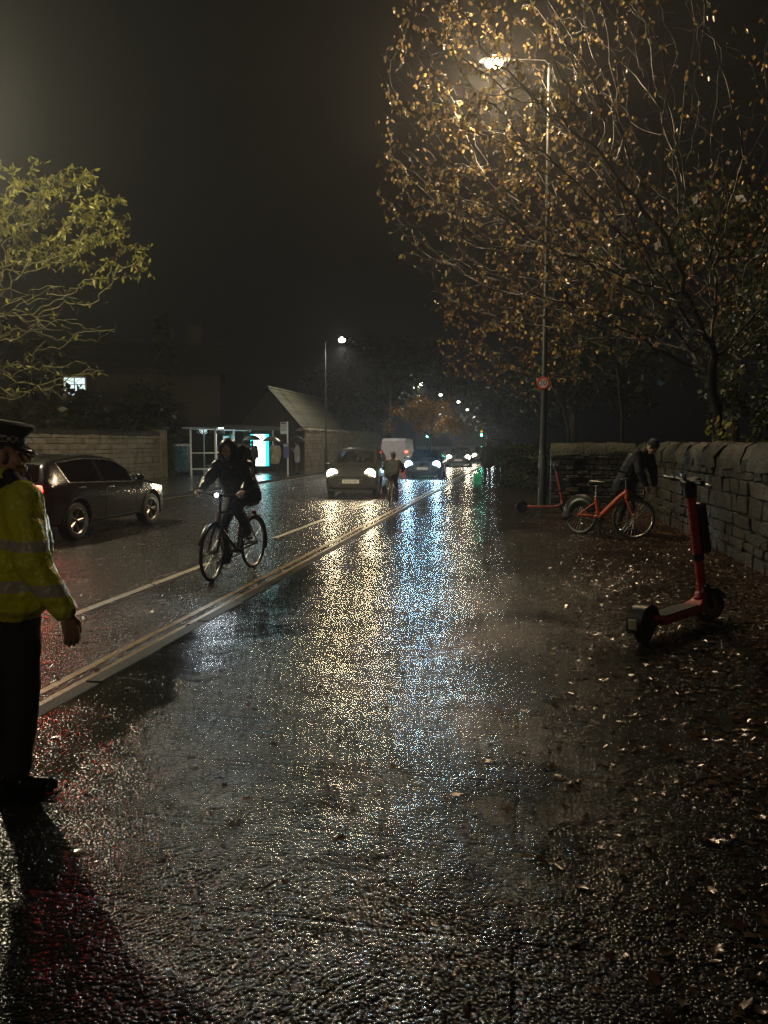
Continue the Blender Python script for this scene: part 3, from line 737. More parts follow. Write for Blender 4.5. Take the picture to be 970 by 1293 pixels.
# ------------------------------------------------------------------ people
def human(label, loc, rz, J, wear, vox=.007, scale=1., group=None, cat='person', extras=None):
    """J: joints in metres, +X forward, +Y the figure's left"""
    t = thing('person', label, cat, loc, rz, group); t.scale = (scale,)*3
    v = {k: Vector(p) for k, p in J.items() if isinstance(p, (tuple, list)) and len(p) == 3}
    hf = Vector(J.get('hf', (1,0,0))).normalized(); hu = Vector(J.get('hu', (0,0,1))); hl = hu.cross(hf).normalized(); hu = hf.cross(hl).normalized()
    HB = Matrix((hf, hl, hu)).transposed(); hc = v['head']
    def H(x, y, z): return hc + HB @ Vector((x, y, z))
    lat = (v['shL'] - v['shR']).normalized()
    b = MB()
    # head and face
    b.ball(hc + HB @ Vector((-.012,0,.03)), (.096,.077,.098), HB); b.ball(H(.02,0,-.045), (.072,.06,.075), HB); b.ball(H(.045,0,-.09), (.042,.045,.035), HB)
    b.limb(H(.082,0,.012), H(.106,0,-.024), .011, .016, 8); b.ball(H(.092,.0,-.062), (.012,.026,.009), HB); b.ball(H(.09,.0,-.076), (.012,.022,.009), HB)
    for s in (-1,1):
        b.limb(H(.077,s*.016,.026), H(.07,s*.05,.022), .012, .01, 8); b.ball(H(.055,s*.045,-.03), (.03,.025,.03), HB)
        b.ball(H(-.006,s*.078,-.012), (.024,.012,.034), HB)
    b.limb(v['neck'], H(-.015,0,-.06), .056, .052)
    up = (v['neck'] - v['pelvis']).normalized()
    for s in (-1,0,1):
        b.limb(v['pelvis'] + lat*s*.07, v['chest'] + lat*s*.08, .095, .105)
    b.limb(v['chest'], v['neck'] - up*.02, .1, .06)
    for S, s in (('L',1),('R',-1)):
        b.limb(v['neck'] - up*.05, v['sh'+S], .05, .05); b.limb(v['sh'+S], v['el'+S], .05, .04); b.limb(v['el'+S], v['wr'+S], .04, .026)
        b.limb(v['pelvis'] + lat*s*.06, v['hip'+S], .085, .085); b.limb(v['hip'+S], v['kn'+S], .075, .052); b.limb(v['kn'+S], v['an'+S], .05, .036)
        b.limb(v['an'+S] - Vector((0,0,.04)), v['toe'+S] , .032, .024)
        # hand
        fd = Vector(J.get('hand'+S, (v['wr'+S] - v['el'+S]))).normalized()
        pn = Vector(J.get('palm'+S, -lat*s)); pn = (pn - fd*pn.dot(fd)).normalized(); ac = fd.cross(pn).normalized()
        if ac.dot(Vector(J.get('thumb'+S, (1,0,0)))) < 0: ac = -ac      # ac points to the thumb side
        wr = v['wr'+S]; curl = J.get('curl'+S, .45)
        for q in (-.026,-.009,.009,.026): b.limb(wr + fd*.012 + ac*q*.6, wr + fd*.085 + ac*q, .016, .012, 8)
        for q, ln in ((.03,.072),(.0105,.082),(-.0095,.076),(-.028,.058)):
            p = wr + fd*.088 + ac*q; d = (fd + ac*q*3)
            for k, fr in enumerate((.45,.3,.25)):
                ang = curl * (k + .8); dd = (fd*math.cos(ang) + pn*math.sin(ang) + ac*q*2).normalized(); p2 = p + dd*ln*fr
                b.limb(p, p2, .0096 - .0008*k, .0088 - .0008*k, 8); p = p2
        p = wr + fd*.025 + ac*.022; d1 = (fd*.75 + ac*.65 + pn*.25).normalized(); p2 = p + d1*.045; d2 = (fd*.95 + ac*.15 + pn*.35).normalized(); p3 = p2 + d2*.032; p4 = p3 + (d2 + pn*.25).normalized()*.024
        b.limb(p, p2, .015, .012, 8); b.limb(p2, p3, .012, .0105, 8); b.limb(p3, p4, .0105, .009, 8)
    link('body', fuse(b, vox, 3), M['skin'], t, 180)
    jk = MB(); bulk = wear.get('bulk', 0)
    low = v['pelvis'] - up * wear.get('hem', .08)
    if wear.get('hem_to') is not None: low = Vector(wear['hem_to'])
    for s in (-1,-.33,.33,1):
        jk.limb(low + lat*s*.1, v['chest'] + lat*s*.095, .115 + bulk*1.1, .118 + bulk)
        jk.limb(v['chest'] + lat*s*.085, v['neck'] - up*.1 + lat*s*.1, .118 + bulk, .075 + bulk*.5)
    for S, s in (('L',1),('R',-1)):
        jk.limb(v['neck'] - up*.06, v['sh'+S] - up*.005, .068, .07 + bulk*.5); jk.limb(v['sh'+S], v['el'+S], .074 + bulk*.6, .058 + bulk*.6)
        jk.limb(v['el'+S], v['wr'+S].lerp(v['el'+S], .08), .058 + bulk*.6, .043 + bulk*.4)
    jk.limb(v['neck'] - up*.03, v['neck'] + up*.025, .075, .072)
    link('jacket', fuse(jk, vox*1.15, 3, wear.get('fold', .02)), wear['jacket'], t, 180)
    tr = MB(); lb = wear.get('leg', 0)
    for S, s in (('L',1),('R',-1)):
        tr.limb(v['pelvis'] + lat*s*.05 + up*.05, v['hip'+S], .11, .108); tr.limb(v['hip'+S], v['kn'+S], .1 + lb*.5, .068 + lb); tr.limb(v['kn'+S], v['an'+S] + (v['kn'+S]-v['an'+S]).normalized()*.02, .066 + lb, .054 + lb*1.3)
    link('trousers', fuse(tr, vox*1.15, 3, wear.get('fold', .02)*.8), wear['trousers'], t, 180)
    for S in 'LR':
        sh = MB(); a, q = v['an'+S], v['toe'+S]; d = (q - a); d.z *= .3; d.normalize(); sd = d.cross(Vector((0,0,1))).normalized()
        hz = Vector((0,0,-.052)); sh.limb(a + hz - d*.045, a + hz + d*.05, .038, .042); sh.limb(a + hz + d*.04, q + Vector((0,0,.004)), .042, .036); sh.limb(a + Vector((0,0,-.02)), a + hz, .047, .044)
        sh.limb(q - sd*.012, q + sd*.012, .033, .033)
        link('shoe', fuse(sh, vox, 2), wear.get('shoes', M['leather']), t, 180)
    hr = MB(); kind = wear.get('hair', 'short')
    if kind == 'short':
        hr.ball(H(-.025,0,.043), (.1,.085,.098), HB); hr.ball(H(-.06,0,-.01), (.055,.075,.085), HB); link('hair', fuse(hr, vox, 2, .006), M['hair'], t, 180)
    elif kind == 'hood':
        n = 20; vs, fs = [], []
        for i in range(9):
            th = -PI*.1 + PI*.72 * i / 8
            for j in range(n):
                a = 2*PI*j/n
                # a cap shell open to the front
                rr = .128*math.sin(min(PI*.98, .62 + i*.29)); xx = .105 - i*.029
                vs.append(H(xx*1.05 - .005, rr*math.cos(a)*.93, .005 + rr*math.sin(a)*1.12 - (.02 if math.sin(a) < 0 else 0)))
        for i in range(8): fs += [(i*n+j, (i+1)*n+j, (i+1)*n+(j+1) % n, i*n+(j+1) % n) for j in range(n)]
        fs.append(tuple(8*n+j for j in range(n)))
        hr.add(vs, fs); hr.limb(v['neck'] - lat*.05 - HB @ Vector((.03,0,0)), v['neck'] + lat*.05 - HB @ Vector((.03,0,0)), .06, .06)
        o = link('hood', hr.mesh(), wear['jacket'], t, 180); sm = o.modifiers.new('solid', 'SOLIDIFY'); sm.thickness = .012
    elif kind == 'cap':
        hr.ball(H(-.025,0,.03), (.094,.081,.09), HB); hr.ball(H(-.06,0,-.015), (.05,.07,.075), HB); link('hair', fuse(hr, vox, 2, .004), M['hair'], t, 180)
        c = MB(); T = Matrix.Translation(H(-.008,0,.06)) @ HB.to_4x4() @ Matrix.Rotation(R(5), 4, 'Y')
        c.lathe([(.0,-.012),(.094,-.012),(.097,0),(.098,.035),(.104,.045),(.128,.07),(.134,.088),(.118,.1),(.06,.106),(0,.106)], 32, T); cp = c.build('cap', M['navy_cloth'], t, 60)
        c = MB(); vs, fs = [], []
        for i in range(13):
            a = R(-68 + 136*i/12)
            for rr, dz in ((.093, 0), (.135, -.012 - .012*math.cos(a)), (.155, -.02 - .024*math.cos(a))):
                vs.append(T @ Vector((rr*math.cos(a)*1.04, rr*math.sin(a)*.9, .002 + dz)))
        for i in range(12):
            for q in range(2): fs.append((i*3+q, i*3+q+1, (i+1)*3+q+1, (i+1)*3+q))
        c.add(vs, fs); o = c.build('peak', M['leather'], cp, 180); sm = o.modifiers.new('solid', 'SOLIDIFY'); sm.thickness = .004
        c = MB(); c.lathe([(.0985,0),(.1,.002),(.1005,.032),(.0985,.034)], 32, T); c.build('band', M['cap_band'], cp, 60)
    elif kind == 'beanie':
        hr.ball(H(-.015,0,.05), (.106,.09,.095), HB); link('hat', fuse(hr, vox, 2, .006), M['black_cloth'], t, 180)
    return t, v, HB, H, lat, up
# chequered cap band and hi-vis cloth
def cap_band_mat():
    m = bpy.data.materials.new('cap_band'); m.use_nodes = True; nt = m.node_tree; b = nt.nodes['Principled BSDF']
    tc = nt.nodes.new('ShaderNodeTexCoord'); ck = nt.nodes.new('ShaderNodeTexChecker'); ck.inputs['Scale'].default_value = 55
    ck.inputs['Color1'].default_value = (.4,.4,.4,1); ck.inputs['Color2'].default_value = (.01,.01,.012,1)
    lk(nt, tc.outputs['Object'], ck.inputs['Vector']); lk(nt, ck.outputs['Color'], b.inputs['Base Color']); b.inputs['Roughness'].default_value = .6; return m
M['cap_band'] = cap_band_mat()
def hivis_mat():
    m = bpy.data.materials.new('hi_vis_jacket'); m.use_nodes = True; nt = m.node_tree; b = nt.nodes['Principled BSDF']
    tc = nt.nodes.new('ShaderNodeTexCoord'); sp = nt.nodes.new('ShaderNodeSeparateXYZ'); lk(nt, tc.outputs['Object'], sp.inputs[0])
    nz = nt.nodes.new('ShaderNodeTexNoise'); nz.inputs['Scale'].default_value = 9; nz.inputs['Detail'].default_value = 5; lk(nt, tc.outputs['Object'], nz.inputs['Vector'])
    rp = nt.nodes.new('ShaderNodeValToRGB'); rp.color_ramp.elements[0].color = (.52,.58,.015,1); rp.color_ramp.elements[1].color = (.70,.76,.03,1); lk(nt, nz.outputs['Fac'], rp.inputs['Fac'])
    def band(z, w):
        s = nt.nodes.new('ShaderNodeMath'); s.operation = 'COMPARE'; s.inputs[1].default_value = z; s.inputs[2].default_value = w
        lk(nt, sp.outputs[2], s.inputs[0]); return s.outputs[0]
    mx = nt.nodes.new('ShaderNodeMath'); mx.operation = 'MAXIMUM'; lk(nt, band(1.03,.028), mx.inputs[0]); lk(nt, band(1.23,.024), mx.inputs[1])
    cm = nt.nodes.new('ShaderNodeMixRGB'); lk(nt, mx.outputs[0], cm.inputs[0]); lk(nt, rp.outputs['Color'], cm.inputs[1]); cm.inputs[2].default_value = (.45,.46,.44,1)
    lk(nt, cm.outputs[0], b.inputs['Base Color']); b.inputs['Roughness'].default_value = .38
    n2 = nt.nodes.new('ShaderNodeTexNoise'); n2.inputs['Scale'].default_value = 16; n2.inputs['Detail'].default_value = 4; lk(nt, tc.outputs['Object'], n2.inputs['Vector'])
    bp = nt.nodes.new('ShaderNodeBump'); bp.inputs['Distance'].default_value = .02; lk(nt, n2.outputs['Fac'], bp.inputs['Height']); lk(nt, bp.outputs['Normal'], b.inputs['Normal'])
    return m
M['hivis'] = hivis_mat()
STAND = dict(pelvis=(0,0,.98), chest=(.01,0,1.27), neck=(-.01,0,1.49), head=(.02,0,1.645), shL=(0,.185,1.43), shR=(0,-.185,1.43),
             elL=(-.02,.25,1.14), elR=(-.02,-.25,1.14), wrL=(.06,.27,.89), wrR=(.06,-.27,.89), hipL=(0,.09,.92), hipR=(0,-.09,.92), knL=(.02,.1,.5), knR=(.02,-.1,.5),
             anL=(-.02,.1,.09), anR=(-.02,-.1,.09), toeL=(.13,.12,.035), toeR=(.13,-.12,.035))
def pose(**k): d = dict(STAND); d.update(k); return d
# police officer at the left edge
officer, ov, _, _, olat, oup = human('police officer in peaked cap and yellow high visibility jacket standing at the kerb', (-2.37,3.2,0), R(60),
    pose(head=(.03,.05,1.645), hf=(.85,-.52,-.06), shR=(-.01,-.2,1.43), elR=(-.04,-.34,1.15), wrR=(.05,-.46,.92), handR=(.12,-.2,-1), palmR=(0,1,.1), thumbR=(1,0,0), curlR=.28,
         elL=(-.08,.26,1.15), wrL=(-.05,.3,.9), knR=(.0,-.1,.5), anR=(-.05,-.1,.09), toeR=(.05,-.24,.035), hipL=(0,.1,.92), knL=(.04,.2,.5), anL=(.02,.3,.09), toeL=(.18,.36,.035)),
    dict(jacket=M['hivis'], trousers=M['black_cloth'], hair='cap', bulk=.042, hem=.0, fold=.03, leg=.012), vox=.006, scale=.955)

for S, q in (('R', -1), ('L', 1)):
    p = ov['neck'].lerp(ov['sh'+S], .62) + oup*.075
    b = MB(); b.tube([p - olat*q*.055 + oup*.022, p, p + olat*q*.055 - oup*.03], [.032,.034,.03], 8); b.build('epaulette', M['navy_cloth'], officer, 60)
b = MB(); fwd_ = olat.cross(oup); p = ov['chest'] + fwd_*.17 + olat*.12 + oup*.1; b.box(p, (.04,.065,.13)); b.tube([p + oup*.06, p + oup*.16], .007, 6); b.build('radio', M['black'], officer, 0, .008)
b = MB(); b.tube([(ov['neck'] + oup*.02) + (olat*math.cos(a) + fwd_*math.sin(a))*.088 for a in np.linspace(0, 2*PI, 17)], .024, 8, False); b.build('collar', M['navy_cloth'], officer, 180)

# ------------------------------------------------------------------ bicycles
def bicycle(label, loc, rz, style, frame_m, steer=0., lean=0., scale=1., lamp=None, group=None):
    t = thing('bicycle', label, 'bicycle', loc, rz, group); t.rotation_euler = (lean, 0, rz); t.scale = (scale,)*3
    rw = .345; rh = Vector((-.47,0,rw)); fh = Vector((.58,0,rw)); bb = Vector((-.03,0,.29)); ht, hb = Vector((.40,0,.80)), Vector((.43,0,.66)); sp = Vector((-.19,0,.84))
    S = Matrix.Rotation(steer, 3, (ht - fh).normalized())
    def st(p): return ht + S @ (Vector(p) - ht)
    fr = MB()
    if style == 'rental':
        ht, hb = Vector((.40,0,.84)), Vector((.42,0,.68))
        fr.tube([(.405,0,.79),(.30,0,.71),(.02,0,.42),(-.06,0,.34),(-.2,0,.34)], [.045,.05,.055,.055,.045], 10); fr.tube([(-.1,0,.33),(-.17,0,.6),(-.19,0,.66)], [.04,.034,.032], 10)
        fr.tube([ht, hb], .04, 10)
        for s in (-1,1): fr.tube([(-.18,s*.04,.35),(-.47,s*.07,rw)], .02, 8); fr.tube([(-.17,s*.03,.58),(-.47,s*.07,rw)], .014, 8)
    else:
        fr.tube([bb, sp], .018, 8); fr.tube([ht - Vector((0,0,.0)), sp*.9 + bb*.1], .018, 8); fr.tube([hb, bb], .022, 8); fr.tube([ht, hb], .024, 8)
        for s in (-1,1): fr.tube([bb + Vector((0,s*.03,0)), rh + Vector((0,s*.06,0))], .011, 6); fr.tube([sp - Vector((0,0,.06)) + Vector((0,s*.02,0)), rh + Vector((0,s*.06,0))], .009, 6)
    fr.build('frame', frame_m, t, 60)
    fk = MB()
    for s in (-1,1): fk.tube([st(hb + Vector((.0,s*.04,-.02))), st((.5,s*.055,.52)), st(fh + Vector((0,s*.055,0)))], [.019,.017,.013], 8)
    fk.tube([st(hb + Vector((0,-.05,-.01))), st(hb + Vector((0,.05,-.01)))], .022, 8); fk.build('fork', frame_m, t, 60)
    for hub, mv in ((rh, lambda p: Vector(p)), (fh, st)):
        ax = (mv(hub + Vector((0,1,0))) - mv(hub)).normalized(); c = mv(hub)
        def on(a, r, y=0): return mv(hub + Vector((r*math.cos(a), y, r*math.sin(a))))
        rim = MB(); n = 40
        rim.tube([on(2*PI*i/n, rw-.042) for i in range(n+1)], .011, 6, False); rim.tube([mv(hub + Vector((0,-.045,0))), mv(hub + Vector((0,.045,0)))], .024, 10)
        for k in range(28):
            a = 2*PI*k/28; rim.tube([on(a + (.5 if k % 2 else -.5), .022, .03 if k % 4 < 2 else -.03), on(a, rw-.045)], .0016, 4, False)
        w = rim.build('wheel', M['steel'], t, 60)
        ty = MB(); ty.tube([on(2*PI*i/n, rw-.019) for i in range(n+1)], .0195 if style != 'rental' else .025, 8, False); ty.build('tyre', M['rubber'], w, 180)
        mg = MB(); a0, a1 = (R(15), R(200)) if hub is rh else (R(20), R(150))
        vs, fs = [], []
        for i in range(21):
            a = a0 + (a1-a0)*i/20
            for y, q in ((-.032,.012),(-.02,.024),(.02,.024),(.032,.012)): vs.append(on(a, rw + q, y))
        for i in range(20): fs += [(i*4+q, i*4+q+1, (i+1)*4+q+1, (i+1)*4+q) for q in range(3)]
        mg.add(vs, fs)
        if style == 'rental' and hub is rh:      # skirt guard over the rear wheel
            k0 = len(mg.v); pts = [on(a0 + (a1-a0)*i/20, rw + .01, -.034) for i in range(21)]
            pts2 = [on(a0 + (a1-a0)*i/20, rw*.45, -.034) for i in range(21)]
            mg.add(pts + pts2, [(i, i+1, 21+i+1, 21+i) for i in range(20)])
        o = mg.build('mudguard', M['black'], t, 180); sm = o.modifiers.new('solid','SOLIDIFY'); sm.thickness = .003
    hbz = 1.04
    ha = MB(); stem_top = Vector((.36,0,hbz-.03)) if style == 'rental' else Vector((.375,0,hbz-.06))
    ha.tube([st(ht - Vector((0,0,.02))), st(stem_top), st(stem_top + Vector((.06,0,.03)))], .016, 8)
    if style == 'rental': pts = [(.24,-.31,hbz+.03),(.34,-.24,hbz+.04),(.42,-.07,hbz),(.42,.07,hbz),(.34,.24,hbz+.04),(.24,.31,hbz+.03)]
    else: pts = [(.36,-.31,hbz),(.40,-.2,hbz-.005),(.43,-.05,hbz-.03),(.43,.05,hbz-.03),(.40,.2,hbz-.005),(.36,.31,hbz)]
    ha.tube([st(p) for p in pts], .0125, 8); hbar = ha.build('handlebar', M['dark_metal'], t, 60)
    for s in (-1,1):
        g = MB(); k = 0 if s < 0 else -1; k2 = 1 if s < 0 else -2
        a, c = Vector(pts[k]), Vector(pts[k2]); g.tube([st(a), st(a.lerp(c, .95))], .0175, 10); g.tube([st(a.lerp(c,.9) + Vector((.03,0,-.01))), st(a.lerp(c,.3) + Vector((.055,0,-.015)))], .006, 6); g.build('grip', M['rubber'], hbar, 60)
    sd = MB(); top = .93
    sd.tube([(-.10,0,.6) if style != 'rental' else (-.185,0,.62), (-.2,0,.86), (-.21,0,top-.02)], .0145, 8)
    sd.build('seat_post', M['steel'], t, 60)
    sd = MB(); sd.add([], []); sd.limb((-.3,-.05,top), (-.3,.05,top), .03, .03); sd.limb((-.3,0,top), (-.03,0,top+.01), .055, .018); sd.limb((-.29,.045,top), (-.12,.015,top+.005), .03, .02); sd.limb((-.29,-.045,top), (-.12,-.015,top+.005), .03, .02)
    link('saddle', fuse(sd, .008, 3), M['black'], t, 180)
    cr = MB(); a = R(-68); ped = []
    for s in (-1,1):
        aa = a + (PI if s > 0 else 0); e = bb + Vector((.17*math.cos(aa), s*.085, .17*math.sin(aa))); cr.tube([bb + Vector((0,s*.06,0)), e], .011, 6)
        cr.box(e + Vector((0,s*.05,0)), (.09,.085,.02)); ped.append(e + Vector((0,s*.05,0)))
    cr.tube([bb + Vector((0,-.07,0)), bb + Vector((0,.07,0))], .025, 10); cr.ring(bb + Vector((0,-.05,0)), .085, .008, (0,1,0), 28, 6); cr.build('crankset', M['dark_metal'], t, 60)
    ch = MB(); ch.tube([bb + Vector((0,-.05,.085)), rh + Vector((0,-.05,.035))], .006, 5); ch.tube([bb + Vector((0,-.05,-.085)), rh + Vector((0,-.05,-.035))], .006, 5); ch.build('chain', M['dark_metal'], t, 0)
    if style == 'rental':
        bk = MB(); bk.tube([st((.56,-.15,.86)),st((.7,-.15,.86)),st((.7,.15,.86)),st((.56,.15,.86)),st((.56,-.15,.86))], .012, 6)
        for z_ in (.8,.74): bk.tube([st((.57,-.13,z_)),st((.68,-.13,z_)),st((.68,.13,z_)),st((.57,.13,z_)),st((.57,-.13,z_))], .007, 6)
        c8 = [st((x,y,z)) for x,y,z in ((.56,-.12,.72),(.68,-.12,.72),(.68,.12,.72),(.56,.12,.72))]; bk.add(c8, [(0,1,2,3)])
        for i in range(8):
            y = -.13 + .26*i/7; bk.tube([st((.695,y,.86)), st((.68,y*.9,.72))], .005, 5)
        bk.tube([st((.44,0,.8)), st((.57,0,.76))], .015, 6); bk.build('basket', M['black'], t, 60)
        ks = MB(); ks.tube([(-.1,.05,.32),(-.16,.2,.01)], .012, 6); ks.build('kickstand', M['dark_metal'], t, 60)
    else:
        rf = MB(); rf.box((-.50,0,.73), (.03,.06,.045)); rf.build('rear_reflector', mat('red_reflector', (.3,.01,.01), .2), t, 0, .006)
    if lamp:
        l = MB(); l.lathe([(0,-.03),(.026,-.03),(.03,.02),(0,.024)], 14, Matrix.Translation(st((.47,0,hbz-.02))) @ Matrix.Rotation(PI/2, 4, 'Y')); hl_ = l.build('front_lamp', M['black'], t, 40)
        l = MB(); l.ball(st((.497,0,hbz-.02)), (.012,.024,.024)); l.build('lens', emit_mat('cycle_lamp', (.85,.97,1), 120), hl_, 180)
        light('cycle_light', 'SPOT', lamp, (.8,.93,1), t, st((.53,0,hbz-.02)), (0, R(-84), 0), .03, 110, .8)
    return t, ped
def rider_pose(steer=0.):
    return pose(pelvis=(-.2,0,1.0), chest=(-.03,0,1.24), neck=(.07,0,1.42), head=(.15,0,1.555), hf=(1,.1,-.14), shL=(.06,.185,1.355), shR=(.06,-.185,1.355),
        elL=(.17,.3,1.16), elR=(.17,-.3,1.16), wrL=(.31,.285,1.07), wrR=(.31,-.285,1.07), handL=(1,.15,-.25), handR=(1,-.15,-.25), palmL=(0,0,-1), palmR=(0,0,-1), thumbL=(0,-1,0), thumbR=(0,1,0), curlL=.75, curlR=.75,
        hipL=(-.18,.09,.99), hipR=(-.18,-.09,.99), knL=(.22,.12,.86), knR=(.14,-.11,.6), anL=(-.06,.13,.56), anR=(.0,-.13,.22), toeL=(.08,.14,.49), toeR=(.16,-.14,.155))
hd = R(-97)
bicycle('black city bicycle with a bright front lamp ridden in the cycle lane', (-3.63,9.35,RZ), hd, 'city', M['black'], steer=R(6), lamp=30, scale=1.03)
rid, v_, HB_, H_, lat_, up_ = human('hooded cyclist in a dark puffer jacket riding towards the camera', (-3.63,9.35,RZ), hd, rider_pose(), dict(jacket=M['shell_cloth'], trousers=M['black_cloth'], hair='hood', bulk=.028, hem=.03, fold=.03), vox=.0065, scale=1.03)
def backpack(label, src, v, lat, up, m=None):
    t = thing('backpack', label, 'backpack', src.location, src.rotation_euler.z); t.scale = src.scale
    fwd = lat.cross(up).normalized(); c = v['chest'] - fwd*.21 + up*.04
    B = Matrix((fwd, lat, up)).transposed(); b = MB()
    b.box(c, (.15,.27,.40), B); b.limb(c + up*.2 - lat*.07, c + up*.2 + lat*.07, .07, .07); b.limb(c - fwd*.06 - up*.1 - lat*.06, c - fwd*.06 - up*.1 + lat*.06, .06, .06)
    link('bag', fuse(b, .012, 4, .02), m or M['black_cloth'], t, 180)
    for s in (-1,1):
        q = MB(); q.tube([c + up*.19 + lat*s*.09, v['neck'] - up*.03 + lat*s*.11 + fwd*.03, v['chest'] + up*.06 + lat*s*.12 + fwd*.16, v['chest'] - up*.1 + lat*s*.17 + fwd*.05, c - up*.16 + lat*s*.13], .018, 6); q.build('strap', M['black_cloth'], t, 180)
    return t
backpack('dark backpack on the back of the hooded cyclist', rid, v_, lat_, up_)
# second cyclist, riding away
bicycle('bicycle under the far cyclist riding away between two cars', (-3.48,20.6,RZ), R(92), 'city', M['black'], scale=.88)
human('distant cyclist in dark clothes riding away between the headlights', (-3.48,20.6,RZ), R(92), rider_pose(), dict(jacket=M['navy_cloth'], trousers=M['black_cloth'], hair='short', bulk=.02, hem=.02), vox=.01, scale=.86)
# red hire bike and the person bending over it
bicycle('orange red hire bicycle with black basket parked by the wall', (1.38,13.85,0), R(-38), 'rental', M['orange_paint'], steer=R(28), lean=R(-7))
human('person in a long dark coat bending over the orange hire bicycle', (1.92,14.65,0), R(-36),
    pose(pelvis=(-.05,0,.99), chest=(.14,0,1.25), neck=(.3,0,1.41), head=(.42,0,1.5), hf=(.75,.0,-.66), hu=(.66,0,.75), shL=(.25,.19,1.36), shR=(.25,-.19,1.36), elL=(.33,.23,1.07), elR=(.33,-.23,1.07), wrL=(.4,.15,.84), wrR=(.4,-.15,.84),
         handL=(.6,-.1,-.8), handR=(.6,.1,-.8), palmL=(-.6,0,-.3), palmR=(-.6,0,-.3), curlL=.7, curlR=.7, hipL=(-.05,.1,.93), hipR=(-.05,-.1,.93), knL=(.02,.12,.5), knR=(-.02,-.12,.5), anL=(-.08,.14,.09), anR=(-.12,-.14,.09), toeL=(.08,.16,.035), toeR=(.04,-.16,.035)),
    dict(jacket=M['navy_cloth'], trousers=M['olive_cloth'], hair='beanie', bulk=.035, hem_to=(-.1,0,.78), fold=.03), vox=.007, scale=1.04)

